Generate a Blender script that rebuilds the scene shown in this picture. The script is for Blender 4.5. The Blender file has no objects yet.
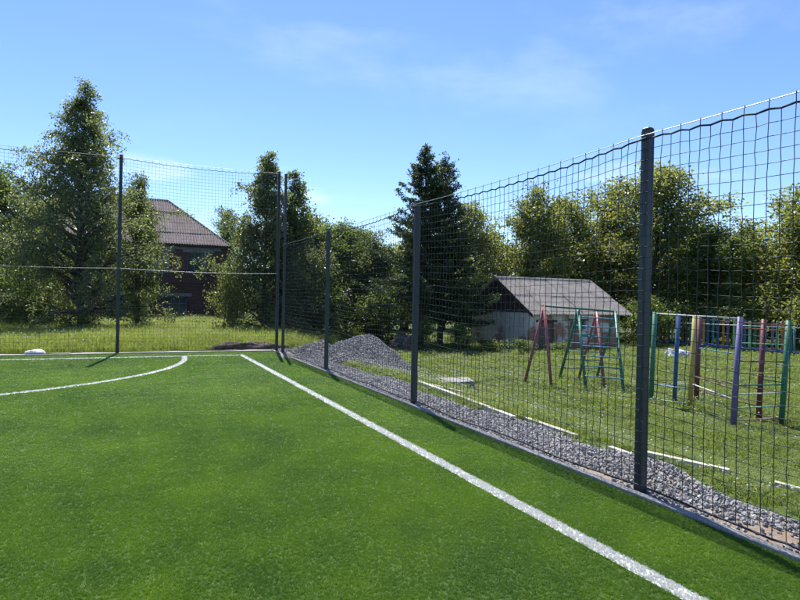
import bpy, bmesh, math, random
import numpy as np
from mathutils import Matrix, Vector

# ------------------------------------------------------------------ camera, sky, sun, exposure
scene = bpy.context.scene
COL = scene.collection
R = math.radians
CAM_H = 1.6
FPX = 601.0                       # focal length in photo pixels (800 wide)
PSI, TH, RHO = R(24.59), R(-0.24), R(1.15)
Fv = np.array([math.sin(PSI)*math.cos(TH), math.cos(PSI)*math.cos(TH), math.sin(TH)])
R0 = np.array([math.cos(PSI), -math.sin(PSI), 0.0])
U0 = np.cross(R0, Fv)
Rv = R0*math.cos(RHO) + U0*math.sin(RHO)
Uv = U0*math.cos(RHO) - R0*math.sin(RHO)
cam_d = bpy.data.cameras.new('camera')
cam = bpy.data.objects.new('camera', cam_d)
COL.objects.link(cam)
cam_d.sensor_width = 36.0
cam_d.lens = FPX/800*36
cam_d.clip_start = 0.05
cam_d.clip_end = 6000
M = Matrix.Identity(4)
for i in range(3):
    M[i][0], M[i][1], M[i][2] = Rv[i], Uv[i], -Fv[i]
M[2][3] = CAM_H
cam.matrix_world = M
scene.camera = cam

SUN_AZ, SUN_EL = R(10.1), R(59)    # azimuth from +Y towards +X
sun_d = bpy.data.lights.new('sun', 'SUN')
sun_d.energy = 5.0
sun_d.angle = R(0.53)
sun_d.color = (1.0, 0.955, 0.88)
sun = bpy.data.objects.new('sun', sun_d)
COL.objects.link(sun)
sdir = Vector((math.sin(SUN_AZ)*math.cos(SUN_EL), math.cos(SUN_AZ)*math.cos(SUN_EL), math.sin(SUN_EL)))
sun.rotation_euler = sdir.to_track_quat('Z', 'Y').to_euler()
sun.location = (0, 0, 60)

world = bpy.data.worlds.new('World')
scene.world = world
world.use_nodes = True
wn, wl = world.node_tree.nodes, world.node_tree.links
wn.clear()
w_out = wn.new('ShaderNodeOutputWorld')
w_bg = wn.new('ShaderNodeBackground')
sky = wn.new('ShaderNodeTexSky')
sky.sky_type = 'NISHITA'
sky.sun_disc = False
sky.sun_elevation = SUN_EL
sky.sun_rotation = SUN_AZ
sky.altitude = 100
sky.air_density = 1.0
sky.dust_density = 0.15
sky.ozone_density = 6.0
w_bg.inputs['Strength'].default_value = 0.125
# thin clouds: fair-weather haze low down, faint cirrus above
w_tc = wn.new('ShaderNodeTexCoord')
w_sep = wn.new('ShaderNodeSeparateXYZ')
wl.new(w_tc.outputs['Generated'], w_sep.inputs[0])
def wmath(op, a, b=None, clamp=False):
    n = wn.new('ShaderNodeMath'); n.operation = op; n.use_clamp = clamp
    for k, v in enumerate((a, b)):
        if v is None: continue
        if isinstance(v, (int, float)): n.inputs[k].default_value = v
        else: wl.new(v, n.inputs[k])
    return n.outputs[0]
def wnoise(scl, vec_scale, detail, lo, hi, loc=(0, 0, 0)):
    mp = wn.new('ShaderNodeMapping'); mp.inputs['Scale'].default_value = vec_scale
    mp.inputs['Location'].default_value = loc
    wl.new(w_tc.outputs['Generated'], mp.inputs['Vector'])
    nz = wn.new('ShaderNodeTexNoise'); nz.inputs['Scale'].default_value = scl
    nz.inputs['Detail'].default_value = detail; nz.inputs['Roughness'].default_value = 0.55
    wl.new(mp.outputs[0], nz.inputs['Vector'])
    mr = wn.new('ShaderNodeMapRange'); mr.interpolation_type = 'SMOOTHSTEP'
    mr.inputs['From Min'].default_value = lo; mr.inputs['From Max'].default_value = hi
    wl.new(nz.outputs[0], mr.inputs['Value'])
    return mr.outputs[0]
elev = w_sep.outputs['Z']
def band(a, b, c, d):
    up = wn.new('ShaderNodeMapRange'); up.interpolation_type = 'SMOOTHSTEP'
    up.inputs['From Min'].default_value = a; up.inputs['From Max'].default_value = b; wl.new(elev, up.inputs['Value'])
    dn = wn.new('ShaderNodeMapRange'); dn.interpolation_type = 'SMOOTHSTEP'
    dn.inputs['From Min'].default_value = d; dn.inputs['From Max'].default_value = c; wl.new(elev, dn.inputs['Value'])
    return wmath('MULTIPLY', up.outputs[0], dn.outputs[0])
low = wmath('MULTIPLY', wnoise(2.6, (1, 1, 5.0), 6, 0.53, 0.71, (9.4, 1.3, 0.5)), band(-0.02, 0.05, 0.14, 0.26))
cir = wmath('MULTIPLY', wnoise(2.2, (1.0, 1.6, 3.0), 7, 0.52, 0.80, (0.5, 2.2, 1.0)), band(0.18, 0.4, 2.0, 3.0))
fac = wmath('ADD', wmath('MULTIPLY', low, 0.6), wmath('MULTIPLY', cir, 0.2), True)
w_mix = wn.new('ShaderNodeMix'); w_mix.data_type = 'RGBA'
wl.new(fac, w_mix.inputs['Factor'])
w_hs = wn.new('ShaderNodeHueSaturation')
w_hs.inputs['Saturation'].default_value = 1.10
w_hs.inputs['Hue'].default_value = 0.512
w_hs.inputs['Value'].default_value = 0.95
wl.new(sky.outputs[0], w_hs.inputs['Color'])
wl.new(w_hs.outputs[0], w_mix.inputs['A'])
w_mix.inputs['B'].default_value = (6.6, 7.0, 7.4, 1)
wl.new(w_mix.outputs['Result'], w_bg.inputs['Color'])
wl.new(w_bg.outputs[0], w_out.inputs['Surface'])

scene.view_settings.view_transform = 'Standard'
scene.view_settings.look = 'None'
scene.view_settings.exposure = 0.85
scene.view_settings.gamma = 1.0
scene.view_settings.use_curve_mapping = False
scene.render.engine = 'CYCLES'
scene.cycles.max_bounces = 6
scene.cycles.diffuse_bounces = 3
scene.cycles.glossy_bounces = 2
scene.cycles.transmission_bounces = 4
scene.cycles.transparent_max_bounces = 8
scene.cycles.use_denoising = True
scene.cycles.use_adaptive_sampling = True
scene.cycles.adaptive_threshold = 0.02
try:
    scene.cycles.denoiser = 'OPENIMAGEDENOISE'
except Exception:
    pass
scene.cycles.sample_clamp_indirect = 4.0

rng = np.random.default_rng(7)
random.seed(7)

# ------------------------------------------------------------------ pixel helpers, terrain
CAMP = np.array([0, 0, CAM_H])
def ray(px, py):
    return Fv + Rv*(px-400)/FPX + Uv*(300-py)/FPX
def sstep(a, b, x):
    t = np.clip((np.asarray(x, float)-a)/(b-a), 0, 1)
    return t*t*(3-2*t)
def tz(x, y):
    """height of the natural ground: the pitch lies on a low platform"""
    x = np.asarray(x, float); y = np.asarray(y, float)
    a = 0.6*sstep(4.7, 7.6, x)
    b = 0.35*sstep(17.7, 21, y)
    c = 0.6*sstep(21, 45, y)
    z = -0.75*(1-(1-a)*(1-b)*(1-c))
    off = np.maximum(sstep(4.9, 6, x), sstep(18, 20, y))
    bump = 0.025*np.sin(1.7*x+0.6*y)*np.cos(1.1*y-0.4*x)+0.015*np.sin(4.1*x-1.3)*np.sin(3.3*y+0.5)
    far = 1.5*sstep(120, 900, np.hypot(x, y))
    return z+off*bump+far
def gp(px, py, z=0.0):
    d = ray(px, py)
    return CAMP + d*(z-CAM_H)/d[2]
def gt(px, py):
    z = -0.2
    for _ in range(25):
        p = gp(px, py, z); z = 0.5*z+0.5*float(tz(p[0], p[1]))
    return gp(px, py, z)
def on_y(px, py, Y):
    d = ray(px, py)
    return CAMP + d*(Y/d[1])
def at(px, depth):
    lat = (px-400)/FPX*depth
    p = R0*lat + np.array([math.sin(PSI), math.cos(PSI), 0])*depth
    return float(p[0]), float(p[1])
def hor(px):
    return 292.0+(px-125)*0.02
def ztop(px, py, depth):
    return CAM_H+(hor(px)-py)*depth/FPX

# ------------------------------------------------------------------ object helpers
def setp(o, label=None, cat=None, group=None, kind=None):
    if label: o['label'] = label
    if cat: o['category'] = cat
    if group: o['group'] = group
    if kind: o['kind'] = kind
    return o
def empty(name, loc=(0, 0, 0), rz=0.0, label=None, cat=None, group=None):
    o = bpy.data.objects.new(name, None)
    o.empty_display_size = 0.2
    COL.objects.link(o)
    o.location = loc
    o.rotation_euler = (0, 0, rz)
    return setp(o, label, cat, group)
def link(name, me, mat=None, parent=None, **kw):
    if mat is not None and not me.materials:
        me.materials.append(mat)
    o = bpy.data.objects.new(name, me)
    COL.objects.link(o)
    if parent is not None:
        o.parent = parent
    return setp(o, **kw)
def copy_tree(o, parent=None):
    c = o.copy()
    COL.objects.link(c)
    c.parent = parent
    for ch in list(o.children):
        copy_tree(ch, c)
    return c
def npmesh(name, verts, quads, smooth=False):
    me = bpy.data.meshes.new(name)
    verts = np.ascontiguousarray(verts, dtype=np.float32).reshape(-1, 3)
    quads = np.ascontiguousarray(quads, dtype=np.int32)
    k = quads.shape[1]
    me.vertices.add(len(verts)); me.vertices.foreach_set('co', verts.ravel())
    me.loops.add(quads.size); me.loops.foreach_set('vertex_index', quads.ravel())
    me.polygons.add(len(quads))
    me.polygons.foreach_set('loop_start', np.arange(0, quads.size, k, dtype=np.int32))
    if smooth:
        me.polygons.foreach_set('use_smooth', np.ones(len(quads), dtype=bool))
    me.update(calc_edges=True)
    return me
class MB:
    """collects simple shapes into one mesh"""
    def __init__(self):
        self.v, self.f = [], []
    def add(self, vs, fs):
        n = len(self.v)
        self.v += [tuple(map(float, p)) for p in vs]
        self.f += [tuple(n+i for i in f) for f in fs]
        return self
    def box(self, x0, x1, y0, y1, z0, z1):
        vs = [(x, y, z) for z in (z0, z1) for y in (y0, y1) for x in (x0, x1)]
        return self.add(vs, [(0, 2, 3, 1), (4, 5, 7, 6), (0, 1, 5, 4), (2, 6, 7, 3), (0, 4, 6, 2), (1, 3, 7, 5)])
    def tube(self, pts, rad, n=6, cap=True):
        pts = [np.array(p, float) for p in pts]
        if isinstance(rad, (int, float)): rad = [rad]*len(pts)
        ref = None
        vs, fs = [], []
        for i, p in enumerate(pts):
            t = pts[min(i+1, len(pts)-1)]-pts[max(i-1, 0)]
            t = t/(np.linalg.norm(t)+1e-9)
            if ref is None:
                ref = np.array([1.0, 0, 0]) if abs(t[0]) < 0.8 else np.array([0, 1.0, 0])
            a = np.cross(t, ref); a /= np.linalg.norm(a)+1e-9
            b = np.cross(t, a); ref = -b if False else ref
            for k in range(n):
                an = 2*math.pi*(k+0.5)/n
                vs.append(p+rad[i]*(a*math.cos(an)+b*math.sin(an)))
        for i in range(len(pts)-1):
            for k in range(n):
                k2 = (k+1) % n
                fs.append((i*n+k, i*n+k2, (i+1)*n+k2, (i+1)*n+k))
        if cap:
            fs.append(tuple(range(n-1, -1, -1)))
            fs.append(tuple((len(pts)-1)*n+k for k in range(n)))
        return self.add(vs, fs)
    def mesh(self, name, smooth=False, bevel=0.0):
        me = bpy.data.meshes.new(name)
        me.from_pydata(self.v, [], self.f)
        bm = bmesh.new(); bm.from_mesh(me)
        bmesh.ops.recalc_face_normals(bm, faces=bm.faces)
        if bevel > 0:
            bmesh.ops.bevel(bm, geom=list(bm.edges), offset=bevel, segments=2, affect='EDGES', profile=0.5)
        bm.to_mesh(me); bm.free()
        if smooth:
            me.polygons.foreach_set('use_smooth', np.ones(len(me.polygons), dtype=bool))
        me.update()
        return me

# ------------------------------------------------------------------ materials
class NT:
    def __init__(self, name):
        self.m = bpy.data.materials.new(name)
        self.m.use_nodes = True
        self.t = self.m.node_tree
        self.b = self.t.nodes['Principled BSDF']
        self.out = self.t.nodes['Material Output']
    def n(self, typ, **kw):
        nd = self.t.nodes.new(typ)
        for k, v in kw.items():
            if k in nd.inputs: nd.inputs[k].default_value = v
            else: setattr(nd, k, v)
        return nd
    def l(self, a, b):
        self.t.links.new(a, b)
    def coord(self, which='Object', scale=(1, 1, 1)):
        tc = self.n('ShaderNodeTexCoord')
        mp = self.n('ShaderNodeMapping'); mp.inputs['Scale'].default_value = scale
        self.l(tc.outputs[which], mp.inputs['Vector'])
        return mp.outputs[0]
    def pos(self):
        return self.n('ShaderNodeNewGeometry').outputs['Position']
    def noise(self, vec, scale, detail=4, rough=0.55):
        nz = self.n('ShaderNodeTexNoise')
        nz.inputs['Scale'].default_value = scale; nz.inputs['Detail'].default_value = detail
        nz.inputs['Roughness'].default_value = rough
        self.l(vec, nz.inputs['Vector'])
        return nz.outputs[0]
    def ramp(self, fac, stops):
        r = self.n('ShaderNodeValToRGB')
        e = r.color_ramp.elements
        while len(e) < len(stops): e.new(0.5)
        for el, (p, c) in zip(e, stops):
            el.position = p; el.color = (c[0], c[1], c[2], 1)
        self.l(fac, r.inputs[0])
        return r.outputs[0]
    def mix(self, fac, a, b, blend='MIX'):
        m = self.n('ShaderNodeMix', data_type='RGBA', blend_type=blend)
        for key, v in (('Factor', fac), ('A', a), ('B', b)):
            if isinstance(v, (int, float)): m.inputs[key].default_value = v
            elif isinstance(v, tuple): m.inputs[key].default_value = (v[0], v[1], v[2], 1)
            else: self.l(v, m.inputs[key])
        return m.outputs['Result']
    def math(self, op, a, b=0.0, clamp=False):
        m = self.n('ShaderNodeMath', operation=op, use_clamp=clamp)
        for k, v in enumerate((a, b)):
            if isinstance(v, (int, float)): m.inputs[k].default_value = v
            else: self.l(v, m.inputs[k])
        return m.outputs[0]
    def rng(self, v, a, b, c=0.0, d=1.0):
        m = self.n('ShaderNodeMapRange')
        for k, x in zip(('From Min', 'From Max', 'To Min', 'To Max'), (a, b, c, d)): m.inputs[k].default_value = x
        self.l(v, m.inputs['Value'])
        return m.outputs[0]
    def color(self, c):
        if isinstance(c, tuple): self.b.inputs['Base Color'].default_value = (c[0], c[1], c[2], 1)
        else: self.l(c, self.b.inputs['Base Color'])
    def rough(self, v, spec=0.5):
        self.b.inputs['Roughness'].default_value = v
        self.b.inputs['Specular IOR Level'].default_value = spec
    def bump(self, h, strength=0.5, dist=0.02):
        b = self.n('ShaderNodeBump'); b.inputs['Strength'].default_value = strength; b.inputs['Distance'].default_value = dist
        self.l(h, b.inputs['Height'])
        self.l(b.outputs[0], self.b.inputs['Normal'])
    def translucent(self, col, fac):
        tr = self.n('ShaderNodeBsdfTranslucent')
        if isinstance(col, tuple): tr.inputs['Color'].default_value = (col[0], col[1], col[2], 1)
        else: self.l(col, tr.inputs['Color'])
        mx = self.n('ShaderNodeMixShader'); mx.inputs[0].default_value = fac
        self.l(self.b.outputs[0], mx.inputs[1]); self.l(tr.outputs[0], mx.inputs[2])
        self.l(mx.outputs[0], self.out.inputs['Surface'])

def leaf_mat(name, dark, light, trans, fac=0.42, rough=0.45, spec=0.35):
    m = NT(name)
    isl = m.n('ShaderNodeNewGeometry').outputs['Random Per Island']
    oi = m.n('ShaderNodeObjectInfo').outputs['Random']
    f = m.math('ADD', m.math('MULTIPLY', isl, 0.75), m.math('MULTIPLY', oi, 0.25))
    c = m.mix(f, dark, light)
    m.color(c)
    m.rough(rough, spec)
    t = m.mix(f, tuple(x*0.8 for x in trans), trans)
    m.translucent(t, fac)
    return m.m
def plain(name, c1, c2, scale=6.0, rough=0.6, bump=0.15, dist=0.004, spec=0.4, metallic=0.0, coord='Object'):
    m = NT(name)
    v = m.coord(coord)
    n1 = m.noise(v, scale, 6)
    m.color(m.ramp(n1, [(0.3, c1), (0.7, c2)]))
    m.rough(rough, spec)
    m.b.inputs['Metallic'].default_value = metallic
    if bump: m.bump(m.noise(v, scale*9, 4), bump, dist)
    return m.m

# ------------------------------------------------------------------ ground sheets
def axis(lo, hi, step, far, grow=1.28):
    a = list(np.arange(lo, hi+1e-6, step))
    s = step; x = hi
    while x < far:
        s *= grow; x += s; a.append(x)
    s = step; x = lo
    while x > -far:
        s *= grow; x -= s; a.insert(0, x)
    return np.array(a)
PX0, PX1, PY0, PY1 = -40.0, 3.84, -14.0, 17.02     # turf extents
xs = axis(-30, 36, 0.5, 2500); ys = axis(-4, 52, 0.5, 2500)
GX, GY = np.meshgrid(xs, ys)
GZ = tz(GX, GY)
under = (GX < 4.2) & (GY < 17.3)
GZ = np.where(under, GZ-0.06, GZ-0.012)
idx = np.arange(GX.size).reshape(GX.shape)
quads = np.stack([idx[:-1, :-1], idx[:-1, 1:], idx[1:, 1:], idx[1:, :-1]], -1).reshape(-1, 4)
m = NT('soil_with_short_grass')
p = m.pos()
n1 = m.noise(p, 0.7, 5); n2 = m.noise(p, 14, 4)
c = m.ramp(n2, [(0.3, (0.050, 0.075, 0.018)), (0.55, (0.085, 0.12, 0.030)), (0.75, (0.13, 0.125, 0.06))])
c = m.mix(m.rng(n1, 0.42, 0.7), c, (0.075, 0.11, 0.028))
m.color(c); m.rough(0.95, 0.1); m.bump(n2, 0.8, 0.05)
ground = link('ground', npmesh('ground', np.stack([GX, GY, GZ], -1).reshape(-1, 3), quads, True), m.m, kind='structure')

# turf sheet
def turf_colour(m, p):
    big = m.noise(p, 0.55, 4, 0.6)
    mid = m.noise(p, 2.3, 4, 0.6)
    f = m.math('ADD', m.math('MULTIPLY', big, 0.6), m.math('MULTIPLY', mid, 0.4))
    return m.rng(f, 0.39, 0.61)
m = NT('artificial_turf_backing')
p = m.pos()
f = turf_colour(m, p)
c = m.mix(f, (0.030, 0.070, 0.013), (0.062, 0.115, 0.011))
fine = m.noise(p, 90, 3, 0.7)
c = m.mix(m.rng(fine, 0.3, 0.75), c, (0.085, 0.155, 0.022))
m.color(c); m.rough(0.75, 0.25); m.bump(fine, 0.9, 0.02)
turf_me = MB().add([(PX0, PY0, 0), (PX1, PY0, 0), (PX1, PY1, 0), (PX0, PY1, 0)], [(0, 1, 2, 3)]).mesh('turf')
turf = link('turf', turf_me, m.m, kind='structure')

# pitch lines
LW = 0.12
TLX = 2.815; ELY = 16.1; ACX, ACY, AR = -4.63, 16.0, 6.0
m = NT('white_turf_backing')
p = m.pos()
m.color(m.ramp(m.noise(p, 80, 3), [(0.3, (0.50, 0.53, 0.47)), (0.7, (0.70, 0.71, 0.68))])); m.rough(0.8, 0.2)
M_LINE = m.m
def ribbon(pts, w, z):
    pts = np.array(pts, float)
    t = np.gradient(pts, axis=0); t /= np.linalg.norm(t, axis=1)[:, None]
    nrm = np.stack([-t[:, 1], t[:, 0]], -1)
    a = pts+nrm*w/2; b = pts-nrm*w/2
    vs = [(q[0], q[1], z) for q in a]+[(q[0], q[1], z) for q in b]
    n = len(pts)
    return MB().add(vs, [(i, n+i, n+i+1, i+1) for i in range(n-1)]).mesh('line')
touch_line = link('touch_line', ribbon([(TLX, PY0+1), (TLX, ELY+LW/2)], LW, 0.004), M_LINE, kind='structure')
goal_line = link('goal_line', ribbon([(-36, ELY), (TLX-LW/2, ELY)], LW, 0.004), M_LINE, kind='structure')
arc_pts = [(ACX+AR*math.cos(a), ACY+AR*math.sin(a)) for a in np.linspace(0, -math.pi/2, 60)]+[(ACX-x, ACY-AR) for x in (1.0, 2.0, 3.0)]
arc_pts += [(ACX-3+AR*math.cos(a), ACY+AR*math.sin(a)) for a in np.linspace(-math.pi/2-0.05, -math.pi, 60)]
penalty_arc = link('penalty_arc', ribbon(arc_pts, LW, 0.006), M_LINE, kind='structure')

# kerbs
m = NT('concrete_kerb')
v = m.pos()
c = m.ramp(m.noise(v, 5, 6), [(0.3, (0.17, 0.17, 0.165)), (0.7, (0.28, 0.275, 0.26))])
c = m.mix(m.rng(m.noise(v, 60, 3), 0.45, 0.8), c, (0.36, 0.35, 0.33))
m.color(c); m.rough(0.9, 0.2); m.bump(m.noise(v, 70, 4), 0.5, 0.006)
M_CONC = m.m
link('kerb', MB().box(3.845, 3.915, -14, 17.10, -0.15, 0.028).mesh('kerb', bevel=0.006), M_CONC, kind='structure')
link('kerb', MB().box(-40, 3.843, 17.03, 17.10, -0.15, 0.026).mesh('kerb', bevel=0.006), M_CONC, kind='structure')

# gravel bed beside the pitch, and the sandy strip behind the goal-side kerb
def bed(name, x0, x1, y0, y1, st, zf, mat):
    ax = np.arange(x0, x1+st/2, st); ay = np.arange(y0, y1+st/2, st)
    X, Y = np.meshgrid(ax, ay)
    Z = zf(X, Y)
    k = np.arange(X.size).reshape(X.shape)
    q = np.stack([k[:-1, :-1], k[:-1, 1:], k[1:, 1:], k[1:, :-1]], -1).reshape(-1, 4)
    return link(name, npmesh(name, np.stack([X, Y, Z], -1).reshape(-1, 3), q, True), mat, kind='structure')
def strip_w(y):
    return 4.74+0.10*np.sin(1.3*y+0.4)+0.07*np.sin(3.1*y+1.0)
def bedz(x, y):
    e = sstep(0.0, 0.25, strip_w(y)-x)
    z = -0.005+0.035*sstep(3.92, 4.25, x)+0.025*np.sin(2.1*y+1.2*x)*sstep(4.05, 4.4, x)
    z += 0.10*np.exp(-((x-4.62)**2/0.10+(y-3.75)**2/0.5))
    return e*z+(1-e)*(tz(x, y)-0.035)
m = NT('gravel_dust_bed')
v = m.pos()
c = m.ramp(m.noise(v, 30, 5), [(0.3, (0.12, 0.115, 0.11)), (0.7, (0.30, 0.28, 0.25))])
c = m.mix(m.rng(m.noise(v, 1.3, 3), 0.5, 0.62), c, (0.25, 0.21, 0.165))
vd = m.n('ShaderNodeVectorMath', operation='DISTANCE'); m.l(v, vd.inputs[0]); vd.inputs[1].default_value = (4.07, 2.6, 0)
c = m.mix(m.math('MULTIPLY', m.rng(vd.outputs['Value'], 0.75, 0.35), m.rng(m.noise(v, 9, 4), 0.3, 0.6)), c, (0.22, 0.16, 0.11))
m.color(c); m.rough(0.95, 0.1); m.bump(m.noise(v, 45, 4), 0.8, 0.02)
M_BED = m.m
bed('gravel_bed', 3.917, 5.15, -6, 17.5, 0.07, bedz, M_BED)
m = NT('sandy_path')
v = m.pos()
c = m.ramp(m.noise(v, 9, 6), [(0.3, (0.24, 0.22, 0.21)), (0.7, (0.46, 0.42, 0.39))])
m.color(c); m.rough(0.95, 0.1); m.bump(m.noise(v, 30, 4), 0.7, 0.03)
bed('path', -40, 3.9, 17.105, 17.9, 0.1, lambda x, y: 0.012*np.sin(3*x+y)+0.0-0.05*sstep(17.6, 17.9, y), m.m)

# ------------------------------------------------------------------ scatter helper (geometry nodes)
def scatter(name, pts, rot, scl, protos, pick, parent=None, **kw):
    coll = bpy.data.collections.new(name+'_shapes')
    for k, (me, mt) in enumerate(protos):
        if mt is not None and not me.materials: me.materials.append(mt)
        po = bpy.data.objects.new('%s_shape_%02d' % (name, k), me)
        coll.objects.link(po)
    me = bpy.data.meshes.new(name)
    me.vertices.add(len(pts))
    me.vertices.foreach_set('co', np.ascontiguousarray(pts, np.float32).ravel())
    for an, arr, typ in (('rot', rot, 'FLOAT_VECTOR'), ('scl', scl, 'FLOAT_VECTOR')):
        a = me.attributes.new(an, typ, 'POINT')
        a.data.foreach_set('vector', np.ascontiguousarray(arr, np.float32).ravel())
    a = me.attributes.new('pick', 'INT', 'POINT')
    a.data.foreach_set('value', np.ascontiguousarray(pick, np.int32))
    ng = bpy.data.node_groups.new(name, 'GeometryNodeTree')
    ng.interface.new_socket('Geometry', in_out='INPUT', socket_type='NodeSocketGeometry')
    ng.interface.new_socket('Geometry', in_out='OUTPUT', socket_type='NodeSocketGeometry')
    N = ng.nodes; L = ng.links
    gi = N.new('NodeGroupInput'); go = N.new('NodeGroupOutput')
    ci = N.new('GeometryNodeCollectionInfo')
    ci.inputs['Collection'].default_value = coll
    ci.inputs['Separate Children'].default_value = True
    ci.inputs['Reset Children'].default_value = True
    ip = N.new('GeometryNodeInstanceOnPoints')
    ip.inputs['Pick Instance'].default_value = True
    def attr(nm, typ):
        nd = N.new('GeometryNodeInputNamedAttribute'); nd.data_type = typ
        nd.inputs['Name'].default_value = nm
        return nd.outputs['Attribute']
    L.new(gi.outputs[0], ip.inputs['Points'])
    L.new(ci.outputs[0], ip.inputs['Instance'])
    L.new(attr('pick', 'INT'), ip.inputs['Instance Index'])
    L.new(attr('rot', 'FLOAT_VECTOR'), ip.inputs['Rotation'])
    L.new(attr('scl', 'FLOAT_VECTOR'), ip.inputs['Scale'])
    L.new(ip.outputs[0], go.inputs[0])
    o = link(name, me, None, parent, kind='stuff', **kw)
    md = o.modifiers.new('scatter', 'NODES')
    md.node_group = ng
    return o

def tuft(n, h, spread, w, lean, seg=2, seed=0):
    r = random.Random(seed)
    vs, fs = [], []
    for i in range(n):
        a = r.uniform(0, 2*math.pi); d = spread*math.sqrt(r.random())
        bx, by = d*math.cos(a), d*math.sin(a)
        hh = h*r.uniform(0.6, 1.1)
        la = r.uniform(0, 2*math.pi); le = lean*hh*r.uniform(0.2, 1.2)
        fa = r.uniform(0, math.pi); wx, wy = math.cos(fa)*w/2, math.sin(fa)*w/2
        n0 = len(vs)
        for s in range(seg):
            t = s/seg
            ox, oy = math.cos(la)*le*t*t, math.sin(la)*le*t*t
            ww = 1-0.45*t
            vs += [(bx+ox-wx*ww, by+oy-wy*ww, hh*t), (bx+ox+wx*ww, by+oy+wy*ww, hh*t)]
        vs.append((bx+math.cos(la)*le, by+math.sin(la)*le, hh*(1-0.25*lean)))
        for s in range(seg-1):
            k = n0+2*s
            fs.append((k, k+1, k+3, k+2))
        k = n0+2*(seg-1)
        fs.append((k, k+1, k+2))
    me = bpy.data.meshes.new('tuft')
    me.from_pydata(vs, [], fs)
    me.update()
    return me

# ------------------------------------------------------------------ turf fibres
m = NT('green_turf_fibre')
p = m.pos()
oi = m.n('ShaderNodeObjectInfo').outputs['Random']
isl = m.n('ShaderNodeNewGeometry').outputs['Random Per Island']
f = turf_colour(m, p)
ca = m.mix(isl, (0.046, 0.108, 0.018), (0.095, 0.180, 0.028))
cb = m.mix(isl, (0.100, 0.180, 0.010), (0.175, 0.270, 0.022))
c = m.mix(f, ca, cb)
c = m.mix(m.rng(oi, 0.93, 1.0), c, (0.17, 0.27, 0.05))
m.color(c); m.rough(0.48, 0.4)
m.translucent(m.mix(f, (0.09, 0.22, 0.014), (0.19, 0.36, 0.016)), 0.42)
M_FIB = m.m
m = NT('white_turf_fibre')
m.color((0.68, 0.69, 0.66)); m.rough(0.55, 0.35); m.translucent((0.7, 0.7, 0.66), 0.25)
M_FIBW = m.m
def wedge(n, dmin, dmax, half, dens0, d0):
    """random points in front of the camera, thinner with distance"""
    # radial pdf ~ dens(d)*d
    ds = np.linspace(dmin, dmax, 400)
    w = np.where(ds < d0, 1.0, (d0/ds)**2)*ds
    cdf = np.cumsum(w); tot = cdf[-1]*(ds[1]-ds[0])*2*half*dens0
    N = int(tot)
    u = rng.random(N)
    d = np.interp(u, cdf/cdf[-1], ds)
    a = PSI+(rng.random(N)*2-1)*half
    return np.stack([d*np.sin(a), d*np.cos(a)], -1), d
P, D = wedge(0, 0.8, 22, R(76), 8800, 4.5)
ok = (P[:, 0] < PX1-0.004) & (P[:, 1] < PY1-0.005)
P, D = P[ok], D[ok]
def line_mask(P):
    x, y = P[:, 0], P[:, 1]
    w = LW/2
    a = (np.abs(x-TLX) < w) & (y < ELY+w)
    b = (np.abs(y-ELY) < w) & (x < TLX+w)
    r = np.hypot(x-ACX, y-ACY)
    c = (np.abs(r-AR) < w) & (x > ACX) & (y < ACY)
    d = (np.abs(y-(ACY-AR)) < w) & (x <= ACX)
    return a, b & ~a, (c | d) & ~a & ~b
la, lb, lc = line_mask(P)
def vnoise(P, s, seed):
    r = np.random.default_rng(seed)
    out = np.zeros(len(P))
    for k in range(6):
        a = r.random()*6.28; fr = s*(0.6+1.3*r.random())
        out += np.sin((P[:, 0]*math.cos(a)+P[:, 1]*math.sin(a))*fr+r.random()*6.28)
    return out/3
def place_fibres(name, P, D, protos, parent, z):
    n = len(P)
    lx = 0.34*vnoise(P, 1.4, 3)+0.16*rng.standard_normal(n)
    ly = 0.34*vnoise(P, 1.4, 4)+0.16*rng.standard_normal(n)-0.12
    wf = 0.85*np.clip(D/4.5, 1, 1.6 if name == 'line_fibres' else 2.5)*(0.8+0.4*rng.random(n))
    if name == 'line_fibres': lx, ly = lx*0.5, ly*0.5
    rot = np.stack([lx, ly, rng.random(n)*6.283], -1)
    hf = np.clip(0.85+0.15*D/4.5, 1, 1.2)*(0.7+0.5*rng.random(n))
    scl = np.stack([wf, wf, hf], -1)
    pts = np.concatenate([P, np.full((n, 1), z)], 1)
    return scatter(name, pts, rot, scl, protos, rng.integers(0, len(protos), n), parent)
fib = [(tuft(9, 0.020, 0.011, 0.0022, 0.75, 2, s), M_FIB) for s in range(5)]
fibw = [(tuft(15, 0.018, 0.010, 0.0020, 0.6, 2, s+9), M_FIBW) for s in range(4)]
ng_ = ~(la | lb | lc)
place_fibres('turf_fibres', P[ng_], D[ng_], fib, turf, 0.0)
place_fibres('line_fibres', P[la], D[la], fibw, touch_line, 0.004)
place_fibres('line_fibres', P[lb], D[lb], fibw, goal_line, 0.004)
place_fibres('line_fibres', P[lc], D[lc], fibw, penalty_arc, 0.006)

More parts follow.
